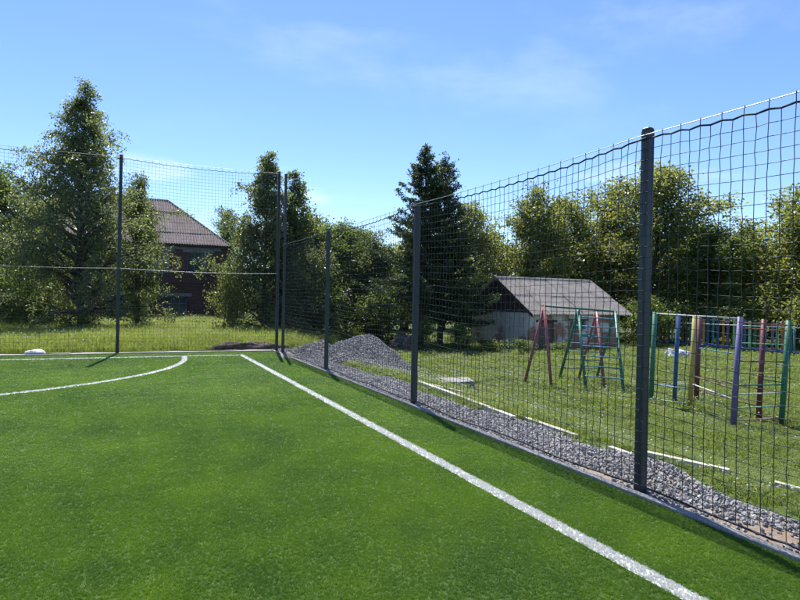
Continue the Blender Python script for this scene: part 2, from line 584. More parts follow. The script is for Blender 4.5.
# ------------------------------------------------------------------ gravel
def stone(seed):
    r = random.Random(seed)
    bm = bmesh.new()
    ax = (1.0, r.uniform(0.65, 0.95), r.uniform(0.45, 0.75))
    for _ in range(13):
        v = Vector((r.gauss(0, 1), r.gauss(0, 1), r.gauss(0, 1))).normalized()*r.uniform(0.85, 1.05)
        bm.verts.new((v.x*ax[0], v.y*ax[1], v.z*ax[2]))
    bmesh.ops.convex_hull(bm, input=bm.verts)
    for v in [v for v in bm.verts if not v.link_faces]: bm.verts.remove(v)
    me = bpy.data.meshes.new('stone'); bm.to_mesh(me); bm.free()
    return me
m = NT('crushed_granite')
oi = m.n('ShaderNodeObjectInfo').outputs['Random']
v = m.coord('Object', (1, 1, 1))
c = m.ramp(oi, [(0.0, (0.10, 0.10, 0.103)), (0.4, (0.215, 0.21, 0.205)), (0.8, (0.37, 0.36, 0.345)), (1.0, (0.28, 0.24, 0.20))])
c = m.mix(m.rng(m.noise(v, 2.2, 4), 0.35, 0.7), c, m.mix(0.5, c, (0.40, 0.39, 0.38)))
m.color(c); m.rough(0.85, 0.25)
M_STONE = m.m
stones = [(stone(s), M_STONE) for s in range(9)]
def place_stones(name, P, zf, smin, smax, parent=None, **kw):
    n = len(P)
    z = zf(P[:, 0], P[:, 1])
    s = smin+(smax-smin)*rng.random(n)**1.6
    pts = np.concatenate([P, (z+s*(0.1+0.6*rng.random(n)))[:, None]], 1)
    return scatter(name, pts, rng.random((n, 3))*6.28, np.repeat(s[:, None], 3, 1), stones, rng.integers(0, len(stones), n), parent, **kw)
N = 62000
P = np.stack([3.925+1.15*rng.random(N), 0.2+17.2*rng.random(N)], -1)
keep = P[:, 0] < strip_w(P[:, 1])+0.06*rng.standard_normal(N)
bare = np.exp(-(((P[:, 0]-4.07)/0.20)**2+((P[:, 1]-2.65)/0.50)**2))+np.exp(-(((P[:, 0]-3.98)/0.10)**2+((P[:, 1]-4.25)/0.38)**2))
keep &= rng.random(N) > bare*0.97
keep &= rng.random(N) < np.where(P[:, 0] < 4.02, 0.55, 1.0)
P = P[keep]
stray = np.stack([4.75+0.5*np.abs(rng.standard_normal(350))*0.6, 1+15*rng.random(350)], -1)
P = np.concatenate([P, stray])
place_stones('gravel', P, bedz, 0.010, 0.029, label='grey crushed stone gravel spread beside the pitch kerb', cat='gravel')

# gravel heap
hx, hy = gp(368, 362, -0.12)[:2]
def heapz(x, y):
    dx, dy = x-hx, y-hy
    a = R(35)
    u = dx*math.cos(a)+dy*math.sin(a); w = -dx*math.sin(a)+dy*math.cos(a)
    r1 = np.sqrt((u/1.75)**2+(w/1.35)**2)
    h1 = 0.82*np.clip(1-r1, 0, 1)**0.95
    r2 = np.sqrt(((dx+1.05)/1.25)**2+((dy-0.75)/1.2)**2)
    h2 = 0.42*np.clip(1-r2, 0, 1)
    r3 = np.sqrt(((dx+0.15)/1.0)**2+((dy+1.3)/0.8)**2)
    h3 = 0.22*np.clip(1-r3, 0, 1)
    lump = 0.03*np.sin(5*x+1)*np.cos(4.3*y)+0.02*np.sin(11*x-7*y)
    h = np.maximum(np.maximum(h1, h2), h3)
    return tz(x, y)-0.03+h+lump*sstep(0, 0.25, h)
heap = empty('gravel_heap', (0, 0, 0), 0, 'tall heap of grey crushed stone outside the net fence', 'gravel heap')
ax = np.linspace(hx-2.6, hx+2.2, 70); ay = np.linspace(hy-2.4, hy+2.4, 70)
X, Y = np.meshgrid(ax, ay)
k = np.arange(X.size).reshape(X.shape)
q = np.stack([k[:-1, :-1], k[:-1, 1:], k[1:, 1:], k[1:, :-1]], -1).reshape(-1, 4)
HZ = heapz(X, Y)
inside = (HZ-tz(X, Y) > -0.02).ravel()
q = q[inside[q].any(1)]
link('mound', npmesh('mound', np.stack([X, Y, HZ], -1).reshape(-1, 3), q, True), M_BED, heap)
N = 40000
P = np.stack([hx-2.6+4.8*rng.random(N), hy-2.4+4.8*rng.random(N)], -1)
hh = heapz(P[:, 0], P[:, 1])-tz(P[:, 0], P[:, 1])
P = P[(hh > -0.015) | (rng.random(N) < 0.015)]
P = P[P[:, 0] > 3.98]
place_stones('stones', P, heapz, 0.012, 0.034, heap)

# ------------------------------------------------------------------ grass
def grass_mat(name, c1, c2, tr, fac=0.4):
    m = NT(name)
    isl = m.n('ShaderNodeNewGeometry').outputs['Random Per Island']
    oi = m.n('ShaderNodeObjectInfo').outputs['Random']
    f = m.math('ADD', m.math('MULTIPLY', isl, 0.5), m.math('MULTIPLY', oi, 0.5))
    p = m.pos()
    f = m.math('ADD', m.math('MULTIPLY', f, 0.7), m.math('MULTIPLY', m.rng(m.noise(p, 0.6, 3), 0.3, 0.7), 0.3))
    c = m.mix(f, c1, c2)
    c = m.mix(m.rng(isl, 0.9, 1.0), c, (0.26, 0.23, 0.11))
    m.color(c); m.rough(0.5, 0.35)
    m.translucent(m.mix(f, tuple(x*0.75 for x in tr), tr), fac)
    return m.m
M_GRASS = grass_mat('lawn_grass', (0.050, 0.085, 0.016), (0.22, 0.28, 0.065), (0.31, 0.40, 0.06), 0.46)
M_MEAD = grass_mat('meadow_grass', (0.075, 0.115, 0.022), (0.27, 0.32, 0.08), (0.39, 0.48, 0.075), 0.5)
def clover(seed):
    r = random.Random(seed)
    mb = MB()
    for i in range(9):
        a = r.uniform(0, 6.28); d = 0.09*math.sqrt(r.random()); h = r.uniform(0.03, 0.09)
        cx, cy = d*math.cos(a), d*math.sin(a)
        for k in range(3):
            b = a+k*2.094; L = 0.022; W = 0.010
            ux, uy = math.cos(b), math.sin(b)
            mb.add([(cx, cy, h), (cx+ux*L*0.6-uy*W, cy+uy*L*0.6+ux*W, h+0.004), (cx+ux*L, cy+uy*L, h-0.002), (cx+ux*L*0.6+uy*W, cy+uy*L*0.6-ux*W, h+0.004)], [(0, 1, 2, 3)])
    return mb.mesh('clover')
lawn_protos = [(tuft(26, 0.15, 0.10, 0.006, 1.0, 2, s+30), M_GRASS) for s in range(5)]+[(clover(s), M_GRASS) for s in range(3)]
P, D = wedge(0, 4.0, 46, R(44), 130, 9.0)
z = tz(P[:, 0], P[:, 1])
ok = (P[:, 0] > strip_w(P[:, 1])+0.02+0.10*np.abs(rng.standard_normal(len(P)))) & (P[:, 1] < 17+0.9*P[:, 0])
ok &= ~((heapz(P[:, 0], P[:, 1])-z > 0.04) & (np.hypot(P[:, 0]-hx, P[:, 1]-hy) < 2.6))
P, D, z = P[ok], D[ok], z[ok]
n = len(P)
hf = (0.4+0.9*rng.random(n)+0.45*np.clip(vnoise(P, 2.1, 8), -1, 1.6))
hf = np.clip(hf, 0.35, 2.0)*np.where(D > 20, 1.35, 1.0)
wf = np.clip(D/9, 1, 3.0)*(0.8+0.5*rng.random(n))
scatter('lawn_grass', np.stack([P[:, 0], P[:, 1], z-0.015], -1), np.stack([0.1*rng.standard_normal(n), 0.1*rng.standard_normal(n), rng.random(n)*6.28], -1),
        np.stack([wf, wf, hf], -1), lawn_protos, np.where(rng.random(n) < 0.72, rng.integers(0, 5, n), rng.integers(5, 8, n)),
        label='rough green lawn with clover around the play frames', cat='grass')
# white clover heads and dandelion clocks
def flower_head(seed, rr):
    bm = bmesh.new()
    bmesh.ops.create_icosphere(bm, subdivisions=1, radius=rr)
    r = random.Random(seed)
    for v in bm.verts: v.co = v.co*r.uniform(0.8, 1.15)+Vector((0, 0, 0.11))
    me = bpy.data.meshes.new('flower_head'); bm.to_mesh(me); bm.free()
    mb = MB(); mb.tube([(0, 0, 0), (0.004, 0.003, 0.06), (0, 0, 0.105)], 0.0016, 3)
    return me
m = NT('white_petals'); m.color((0.74, 0.74, 0.66)); m.rough(0.8, 0.1); m.translucent((0.75, 0.75, 0.65), 0.3); M_PETAL = m.m
m = NT('yellow_petals'); m.color((0.62, 0.50, 0.05)); m.rough(0.8, 0.1); m.translucent((0.6, 0.5, 0.05), 0.3); M_PETALY = m.m
heads = [(flower_head(s, 0.013), M_PETAL) for s in range(3)]+[(flower_head(9, 0.013), M_PETALY)]
sel = rng.random(n) < 0.42
sel &= (vnoise(P, 0.9, 5)+0.5*rng.standard_normal(n)) > 0.05
Pf, Df = P[sel]+0.06*rng.standard_normal((sel.sum(), 2)), D[sel]
nf = len(Pf)
sc = np.clip(Df/10, 0.9, 1.35)*(0.55+0.55*rng.random(nf))
scatter('clover_flowers', np.stack([Pf[:, 0], Pf[:, 1], tz(Pf[:, 0], Pf[:, 1])], -1), np.stack([0.2*rng.standard_normal(nf), 0.2*rng.standard_normal(nf), rng.random(nf)*6.28], -1),
        np.repeat(sc[:, None], 3, 1), heads, np.where(rng.random(nf) < 0.93, rng.integers(0, 3, nf), 3),
        label='small white clover flowers dotted over the rough lawn', cat='flowers')
# tall meadow behind the goal-side fence
mead_protos = [(tuft(34, 0.55, 0.20, 0.010, 0.75, 3, s+60), M_MEAD) for s in range(6)]
P, D = wedge(0, 17, 62, R(46), 48, 24)
ok = (P[:, 1] > 17.95+0.3*rng.random(len(P))) & (P[:, 0] < 4.2+0.55*(P[:, 1]-17)) & (P[:, 1] < 44.0)
P, D = P[ok], D[ok]
n = len(P)
edge = sstep(17.9, 20, P[:, 1])
hf = (0.75+0.75*rng.random(n)+0.35*vnoise(P, 0.9, 12))*(0.35+0.65*edge)
hf = np.clip(hf, 0.15, 2.0)
wf = np.clip(D/24, 1, 2.0)*(0.8+0.5*rng.random(n))*(0.6+0.4*edge)
scatter('meadow_grass', np.stack([P[:, 0], P[:, 1], tz(P[:, 0], P[:, 1])-0.02], -1), np.stack([0.12*rng.standard_normal(n), 0.12*rng.standard_normal(n), rng.random(n)*6.28], -1),
        np.stack([wf, wf, hf], -1), mead_protos, rng.integers(0, 6, n),
        label='tall unmown sunlit meadow grass behind the goal-side fence', cat='grass')
sel = rng.random(n) < 0.10
Pf, Df, hs = P[sel], D[sel], hf[sel]
nf = len(Pf)
scatter('meadow_flowers', np.stack([Pf[:, 0], Pf[:, 1], tz(Pf[:, 0], Pf[:, 1])+0.40*hs-0.05], -1), np.stack([0.2*rng.standard_normal(nf), 0.2*rng.standard_normal(nf), rng.random(nf)*6.28], -1),
        np.repeat((0.9+0.9*rng.random(nf))[:, None], 3, 1), heads, np.where(rng.random(nf) < 0.75, rng.integers(0, 3, nf), 3),
        label='pale flower heads scattered through the tall meadow grass', cat='flowers')

# ------------------------------------------------------------------ net fences
m = NT('anthracite_coated_steel')
v = m.coord('Object')
m.color(m.ramp(m.noise(v, 4, 4), [(0.3, (0.013, 0.020, 0.030)), (0.7, (0.020, 0.028, 0.040))])); m.rough(0.42, 0.5)
M_POST = m.m
M_CAP = plain('black_plastic_cap', (0.018, 0.020, 0.024), (0.03, 0.032, 0.036), 8, 0.5, 0)
M_NET = plain('black_polypropylene_net', (0.014, 0.020, 0.020), (0.030, 0.038, 0.036), 30, 0.55, 0)
M_ROPE = plain('black_rope', (0.012, 0.013, 0.016), (0.028, 0.03, 0.034), 60, 0.7, 0.5)
M_WIRE = plain('galvanised_wire', (0.36, 0.37, 0.38), (0.50, 0.51, 0.52), 20, 0.45, 0, metallic=0.6)
def rounded_post(w, h, z0=-0.3):
    c = 0.012; a = w/2
    prof = []
    for qx, qy, a0 in ((1, 1, 0), (-1, 1, 90), (-1, -1, 180), (1, -1, 270)):
        for k in range(4):
            t = R(a0+k*30)
            prof.append((qx*(a-c)+c*math.cos(t), qy*(a-c)+c*math.sin(t)))
    n = len(prof)
    vs = [(x, y, z) for z in (z0, h) for x, y in prof]
    fs = [(i, (i+1) % n, n+(i+1) % n, n+i) for i in range(n)]+[tuple(range(n, 2*n)), tuple(range(n-1, -1, -1))]
    return MB().add(vs, fs).mesh('post')
def cap_mesh(w):
    a = w/2+0.004
    mb = MB()
    prof = []
    for z, s in ((0, 1), (0.022, 1), (0.032, 0.75), (0.036, 0.3)):
        for k in range(16):
            t = 2*math.pi*k/16
            cx, cy = math.cos(t), math.sin(t)
            q = 1/max(abs(cx), abs(cy))*0.86 if max(abs(cx), abs(cy)) > 0.86 else 1.0
            prof.append((cx*q*a*1.09*s, cy*q*a*1.09*s, z))
    fs = [(r_*16+k, r_*16+(k+1) % 16, (r_+1)*16+(k+1) % 16, (r_+1)*16+k) for r_ in range(3) for k in range(16)]
    fs.append(tuple(range(48, 64)))
    return mb.add(prof, fs).mesh('cap')
def cords(paths, rad, A, B, S=4):
    """paths (C,P,3): square tubes along each"""
    C, Pn, _ = paths.shape
    ang = 2*math.pi*(np.arange(S)+0.5)/S
    off = rad*(np.cos(ang)[:, None]*np.array(A)[None]+np.sin(ang)[:, None]*np.array(B)[None])
    V = paths[:, :, None, :]+off[None, None]
    base = np.arange(C*Pn*S).reshape(C, Pn, S)
    a = base[:, :-1, :]; b = np.roll(base, -1, 2)[:, :-1, :]; c = np.roll(base, -1, 2)[:, 1:, :]; d = base[:, 1:, :]
    return V.reshape(-1, 3), np.stack([a, b, c, d], -1).reshape(-1, 4)
def join_np(parts):
    vs, fs, n = [], [], 0
    for v_, f_ in parts:
        vs.append(v_); fs.append(f_+n); n += len(v_)
    return np.concatenate(vs), np.concatenate(fs)
PITCH = 0.089
CR = 0.0027
def net_fence(root, start, direc, length, inward, top_z, post_s, sag, z0=0.06, wires=(), label_net=None):
    """start: ground point, direc: unit xy along the fence, inward: unit xy towards the pitch; post_s: distances of posts"""
    dx = np.array([direc[0], direc[1], 0.0]); iw = np.array([inward[0], inward[1], 0.0]); up = np.array([0, 0, 1.0])
    st = np.array([start[0], start[1], 0.0])
    ni = int(length/PITCH)+1; nj = int((top_z-0.05-z0)/PITCH)+1
    s = np.arange(ni)*PITCH
    def sagf(s):
        out = np.zeros_like(s)
        for a, b in zip(post_s[:-1], post_s[1:]):
            k = (s >= a) & (s <= b)
            t = (s[k]-a)/(b-a)
            out[k] = 4*t*(1-t)
        return out
    sg = sagf(s)
    top = top_z-0.05-sag*sg
    bot = z0+0.012*np.sin(s*3.1)
    tt = np.linspace(0, 1, nj)
    Z = bot[:, None]+(top-bot)[:, None]*tt[None]
    Z += 0.0022*rng.standard_normal((ni, nj))+0.012*np.sin(s[:, None]*1.9+Z*1.3)*np.sin(math.pi*tt)[None]
    Z[:, -1] = top+0.007*np.where(np.arange(ni) % 2 == 0, 1, -1)*np.clip(sg*4, 0, 1)
    Sx = s[:, None]+0.0028*rng.standard_normal((ni, nj))+0.012*np.sin(Z*2.3+s[:, None]*0.9)*np.sin(math.pi*tt)[None]
    Iw = 0.052+0.022*sg[:, None]*np.sin(math.pi*tt)[None]*np.sin(s[:, None]*0.7+Z*1.1)+0.003*rng.standard_normal((ni, nj))
    G = st+Sx[..., None]*dx+Iw[..., None]*iw+Z[..., None]*up
    vert = cords(G, CR, dx, iw)
    horz = cords(np.swapaxes(G, 0, 1), CR, up, iw)
    parts = [vert, horz]
    # knots
    ties = []
    wz = top_z-0.02-0.35*sag*sg
    for i in range(0, ni, 2):
        ties.append([G[i, -1], st+s[i]*dx+0.052*iw+up*(wz[i]+0.012)])
    parts.append(cords(np.array(ties), 0.003, dx, iw))
    v_, f_ = join_np(parts)
    link('net', npmesh('net', v_, f_), M_NET, root)
    link('top_rope', npmesh('top_rope', *cords(G[None, :, -1, :], 0.0075, up, iw, 6), True), M_ROPE, root)
    gb = G[:, 0, :].copy()
    link('bottom_rope', npmesh('bottom_rope', *cords(gb[None], 0.0085, up, iw, 6), True), M_ROPE, root)
    ss = np.linspace(0, length, 160)
    wsag = sagf(ss)
    for wname, wzv, ws, wr in [('top_wire', top_z-0.02, 0.35*sag, 0.0035)]+list(wires):
        path = st+ss[:, None]*dx+0.05*iw+(wzv-ws*wsag)[:, None]*up
        link(wname, npmesh(wname, *cords(path[None], wr, up, iw, 6), True), M_WIRE, root)
# side fence, running from behind the camera to the corner
side = empty('net_fence', (3.98, -5.0, 0), 0, 'low net fence with black mesh along the touchline side, beside the gravel', 'net fence')
SY0 = -4.99
post_y = [SY0, -0.62, 3.75, 8.13, 12.47]
pm = rounded_post(0.08, 3.04); cm = cap_mesh(0.08)
pm5 = rounded_post(0.08, 5.12); pm49 = rounded_post(0.07, 4.92)
def add_post(root, me, x, y, h, tilt=(0, 0)):
    o = link('post', me, M_POST, root)
    o.location = (x-root.location.x, y-root.location.y, 0); o.rotation_euler = (tilt[0], tilt[1], 0)
    c = link('cap', cm, M_CAP, o); c.location = (0, 0, h-0.004)
    return o
for y in post_y: add_post(side, pm, 3.98, y, 3.04, (R(random.uniform(-.3, .3)), R(random.uniform(-.2, .3))))
add_post(side, pm49, 3.985, 16.42, 4.92)
def fence_parts(root, *a, **k):
    net_fence(root, *a, **k)
    for ch in root.children:
        if ch.name.split('.')[0] in ('net', 'top_rope', 'bottom_rope', 'top_wire', 'middle_wire'):
            ch.location = -root.location
fence_parts(side, (3.98, SY0), (0, 1), 16.42-SY0, (-1, 0), 3.02, [y-SY0 for y in post_y]+[16.42-SY0], 0.075)
back = empty('net_fence', (3.98, 17.15, 0), 0, 'tall net fence with black mesh behind the goal line, in front of the meadow', 'net fence')
back_x = [3.98, -0.16, -4.35, -8.55, -12.75]
for x in back_x: add_post(back, pm5, x, 17.15, 5.12, (R(random.uniform(-.2, .2)), R(random.uniform(-.2, .2))))
fence_parts(back, (3.98, 17.15), (-1, 0), 3.98+12.75, (0, -1), 5.10, [3.98-x for x in back_x], 0.09, 0.05, wires=[('middle_wire', 2.21, 0.04, 0.0045)])

# ------------------------------------------------------------------ trees
def frame_from(t):
    t = t/np.linalg.norm(t)
    ref = np.array([0, 0, 1.0]) if abs(t[2]) < 0.9 else np.array([1.0, 0, 0])
    a = np.cross(t, ref); a /= np.linalg.norm(a)
    return t, a, np.cross(t, a)
class Tree:
    def __init__(self, seed):
        self.r = np.random.default_rng(seed)
        self.wood = MB()
        self.lc, self.la = [], []        # leaf centres, preferred axis
    def leaves_along(self, pts, n, spread, hang=0.0):
        pts = np.array(pts)
        t = self.r.random(n)*(len(pts)-1)
        i = np.minimum(t.astype(int), len(pts)-2); f = (t-i)[:, None]
        c = pts[i]*(1-f)+pts[i+1]*f
        c = c+spread*self.r.standard_normal((n, 3))*np.array([1, 1, 0.75])
        ax = self.r.standard_normal((n, 3)); ax[:, 2] -= hang
        self.lc.append(c); self.la.append(ax)
    def crown(self, size, wr=0.6):
        c = np.concatenate(self.lc); ax = np.concatenate(self.la)
        r = self.r
        n = len(c)
        ax /= np.linalg.norm(ax, axis=1)[:, None]
        nb = r.standard_normal((n, 3))
        b = np.cross(ax, nb); b /= np.linalg.norm(b, axis=1)[:, None]
        L = (size*(0.65+0.7*r.random(n)))[:, None]
        fold = np.cross(ax, b)*L*0.12
        v = np.stack([c-ax*L/2, c+b*L*wr/2+fold, c+ax*L/2, c-b*L*wr/2+fold], 1)
        return npmesh('crown', v.reshape(-1, 3), np.arange(4*n).reshape(n, 4))
def broadleaf(seed, H=8.0, W=5.0, base=0.12, limbs=64, subs=9, lv=44, lsize=0.115, spread=0.17, trunks=1, up=0.75, droop=0.15, prof=None, weep=0.0, trunk_r=0.13, wr=0.6):
    T = Tree(seed); r = T.r
    if prof is None:
        prof = lambda t: (math.sin(math.pi*min(1, max(0, t*0.93+0.07)))**0.65)
    for tr in range(trunks):
        off = np.array([0.0, 0.0, 0.0]) if trunks == 1 else np.array([0.25*math.cos(tr*2.4), 0.25*math.sin(tr*2.4), 0])
        ht = H*(1.0 if tr == 0 else r.uniform(0.8, 0.95))
        lean = 0.10*W*r.standard_normal(2) if trunks > 1 else 0.05*W*r.standard_normal(2)
        ph = r.random(2)*6.28
        def tp(t):
            return off+np.array([lean[0]*t+0.12*math.sin(4*t+ph[0]), lean[1]*t+0.12*math.sin(3.4*t+ph[1]), ht*t])
        ts = np.linspace(0, 1, 11)
        T.wood.tube([tp(t)-np.array([0, 0, 0.35 if k == 0 else 0]) for k, t in enumerate(ts)], [trunk_r*(1.25 if k == 0 else 1)*(1-0.93*t) for k, t in enumerate(ts)], 7)
        nl = limbs//trunks
        gap = r.random(12)
        for i in range(nl):
            t = base+(0.99-base)*((i+r.random()*0.8)/nl)**0.9
            az = i*2.39996+0.5*r.standard_normal()
            lob = 0.72+0.5*gap[int((az % 6.283)/6.283*12) % 12]
            L = W/2*prof((t-base)/(1-base))*lob*r.uniform(0.65, 1.15)
            if L < 0.12: L = 0.12
            el = up*(0.6+0.6*t)+0.2*r.standard_normal()
            d = np.array([math.cos(az)*math.cos(el), math.sin(az)*math.cos(el), math.sin(el)])
            p = tp(t); pts = [p]
            st = L*1.12/6
            for k in range(6):
                d = d+np.array([0, 0, -droop*(k/5)])+0.10*r.standard_normal(3)
                d /= np.linalg.norm(d)
                p = p+d*st; pts.append(p)
            r0 = trunk_r*(1-0.9*t)*0.55
            T.wood.tube(pts, [max(0.004, r0*(1-k/6.5)) for k in range(7)], 4, False)
            nsub = max(2, int(round(subs*(0.10+0.95*min(1.2, L/(W/2))))))
            for s_ in range(nsub):
                f = 0.22+0.78*(s_+r.random())/nsub
                q = f*6; iq = min(5, int(q)); pp = pts[iq]+(pts[iq+1]-pts[iq])*(q-iq)
                t_, a_, b_ = frame_from(pts[iq+1]-pts[iq])
                an = r.random()*6.28
                dd = t_*0.6+(a_*math.cos(an)+b_*math.sin(an))*0.8+np.array([0, 0, 0.15-weep])
                dd /= np.linalg.norm(dd)
                sl = (0.30+0.25*r.random())*max(0.5, L*0.55)
                if weep > 0: sl = r.uniform(0.45, 1.0)*min(1.2, 0.4+L*0.5)
                sp = [pp]
                for k in range(3):
                    dd = dd+np.array([0, 0, -0.12-0.9*weep])+0.15*r.standard_normal(3); dd /= np.linalg.norm(dd)
                    sp.append(sp[-1]+dd*sl/3)
                T.wood.tube(sp, [max(0.003, r0*0.35), 0.006, 0.004, 0.002], 3, False)
                nleaf = int(lv*r.uniform(0.35, 1.5)*(0.55+0.45*min(1, L/0.8)))
                T.leaves_along(sp, nleaf, spread*(0.6 if weep else 1.0), weep*1.6)
    return T.wood.mesh('trunk', True), T.crown(lsize, wr)
def conifer(seed, H=8.0, W=3.6, base=0.16, whorls=36, lsize=0.125):
    T = Tree(seed); r = T.r
    tp = lambda t: np.array([0.08*math.sin(3*t), 0.06*math.sin(4*t+1), H*t])
    ts = np.linspace(0, 1, 12)
    T.wood.tube([tp(t)-np.array([0, 0, 0.35 if k == 0 else 0]) for k, t in enumerate(ts)], [0.15*(1-0.97*t)+0.004 for t in ts], 7)
    for w in range(whorls):
        t = base+(0.985-base)*(w/(whorls-1))**0.85
        for j in range(5):
            az = w*0.9+j*1.2566+0.25*r.standard_normal()
            L = W/2*(min(1.0, (1-t)*1.15)**0.9)*r.uniform(0.45, 1.5)+0.12
            el = -0.05+0.9*t*t+0.15*r.standard_normal()
            d = np.array([math.cos(az)*math.cos(el), math.sin(az)*math.cos(el), math.sin(el)])
            p = tp(t+0.01*r.standard_normal()); pts = [p]
            for k in range(6):
                d = d+np.array([0, 0, -0.05 if k < 2 else 0.11])+0.05*r.standard_normal(3); d /= np.linalg.norm(d)
                p = p+d*L/6; pts.append(p)
            T.wood.tube(pts, [max(0.004, 0.03*(1-t)*(1-k/6.5)) for k in range(7)], 4, False)
            ns = max(2, int(L*9))
            for s_ in range(ns):
                q = (0.12+0.88*(s_+r.random())/ns)*6; iq = min(5, int(q)); pp = pts[iq]+(pts[iq+1]-pts[iq])*(q-iq)
                t_, a_, b_ = frame_from(pts[iq+1]-pts[iq])
                sgn = 1 if s_ % 2 else -1
                dd = t_*0.7+a_*sgn*0.75+np.array([0, 0, -0.12])+0.15*r.standard_normal(3); dd /= np.linalg.norm(dd)
                sl = r.uniform(0.15, 0.4)*(0.4+0.6*(1-q/7))*min(1.2, 0.5+L)
                sp = [pp, pp+dd*sl*0.5, pp+dd*sl+np.array([0, 0, 0.03])]
                T.wood.tube(sp, [0.006, 0.004, 0.002], 3, False)
                T.leaves_along(sp, int(22*r.uniform(0.5, 1.4)*min(1, 0.35+0.7*L)), 0.06, -0.3)
    return T.wood.mesh('trunk', True), T.crown(lsize, 0.35)

m = NT('grey_brown_bark')
v = m.coord('Object', (1, 1, 0.25))
m.color(m.ramp(m.noise(v, 12, 6), [(0.3, (0.045, 0.038, 0.030)), (0.7, (0.13, 0.11, 0.09))])); m.rough(0.95, 0.1); m.bump(m.noise(v, 25, 4), 0.8, 0.02)
M_BARK = m.m
m = NT('birch_bark')
v = m.coord('Object', (1, 1, 3.0))
m.color(m.ramp(m.noise(v, 4, 5), [(0.45, (0.05, 0.045, 0.04)), (0.62, (0.16, 0.15, 0.14)), (0.85, (0.40, 0.38, 0.36))])); m.rough(0.8, 0.2)
M_BIRCH = m.m
L_BIRCH = leaf_mat('birch_leaves', (0.060, 0.085, 0.034), (0.13, 0.16, 0.07), (0.30, 0.36, 0.10), 0.48, 0.36, 0.6)
L_DEC = [leaf_mat('maple_leaves', (0.045, 0.078, 0.020), (0.115, 0.155, 0.042), (0.21, 0.29, 0.045), 0.46),
         leaf_mat('ash_leaves', (0.075, 0.105, 0.030), (0.18, 0.21, 0.065), (0.34, 0.38, 0.075), 0.50),
         leaf_mat('willow_leaves', (0.055, 0.085, 0.028), (0.12, 0.155, 0.05), (0.22, 0.28, 0.06), 0.46)]
L_CON = leaf_mat('spruce_needles', (0.028, 0.050, 0.020), (0.065, 0.095, 0.034), (0.10, 0.15, 0.03), 0.28, 0.5, 0.3)
L_BUSH = leaf_mat('shrub_leaves', (0.055, 0.095, 0.018), (0.12, 0.18, 0.035), (0.22, 0.32, 0.04), 0.45)

def plant_tree(name, meshes, mats, x, y, label, cat='tree', group=None, rz=0.0, sx=1.0, sz=1.0, sy=None):
    t = empty(name, (x, y, float(tz(x, y))), rz, label, cat, group)
    t.scale = (sx, sy or sx, sz)
    link('trunk', meshes[0], mats[0], t)
    link('crown', meshes[1], mats[1], t)
    return t

# big birch on the left
def bprof(t):
    return max(0.03, (1-t)**1.05*(0.6+0.4*min(1, t/0.15))*1.15)
x, y = at(85, 24.0)
hb = ztop(85, 80, 24.0)-float(tz(x, y))
big = broadleaf(11, hb, 7.4, 0.07, 150, 14, 54, 0.090, 0.17, 1, 0.80, 0.17, bprof, 0.34, 0.15, 0.7)
plant_tree('birch_tree', big, (M_BIRCH, L_BIRCH), x, y, 'tallest birch with a pointed crown rising above the net behind the goal line', rz=0.6)
# twin birch by the fence corner
def bprof2(t):
    return max(0.05, (1-t**1.6)**0.95*(0.75+0.25*min(1, t/0.15)))
x, y = at(266, 25.0)
h1 = ztop(266, 153, 25.0)-float(tz(x, y))
tw1 = broadleaf(23, h1, 4.4, 0.05, 105, 12, 52, 0.090, 0.15, 1, 0.85, 0.17, bprof2, 0.42, 0.11, 0.7)
plant_tree('birch_tree', tw1, (M_BIRCH, L_BIRCH), x, y, 'slender weeping birch behind the fence corner, taller of the pair', rz=1.0)
x, y = at(291, 25.8)
h2 = ztop(291, 169, 25.8)-float(tz(x, y))
tw2 = broadleaf(29, h2, 3.4, 0.05, 85, 12, 48, 0.090, 0.15, 1, 0.85, 0.17, bprof2, 0.42, 0.10, 0.7)
plant_tree('birch_tree', tw2, (M_BIRCH, L_BIRCH), x, y, 'slender weeping birch behind the fence corner, shorter of the pair', rz=2.0)

DEC = [broadleaf(41, 8.0, 5.0, 0.05, 84, 10, 34, 0.145, 0.22),
       broadleaf(42, 8.0, 5.0, 0.06, 80, 10, 34, 0.150, 0.23, 2),
       broadleaf(43, 8.0, 5.0, 0.04, 86, 10, 33, 0.14, 0.20, 3, 0.9, 0.12)]
BUSH = [broadleaf(51, 2.0, 2.0, 0.03, 34, 7, 26, 0.085, 0.11, 3, 0.9, 0.10, None, 0, 0.03),
        broadleaf(52, 2.0, 2.0, 0.03, 30, 7, 26, 0.095, 0.12, 4, 0.8, 0.12, None, 0, 0.03)]
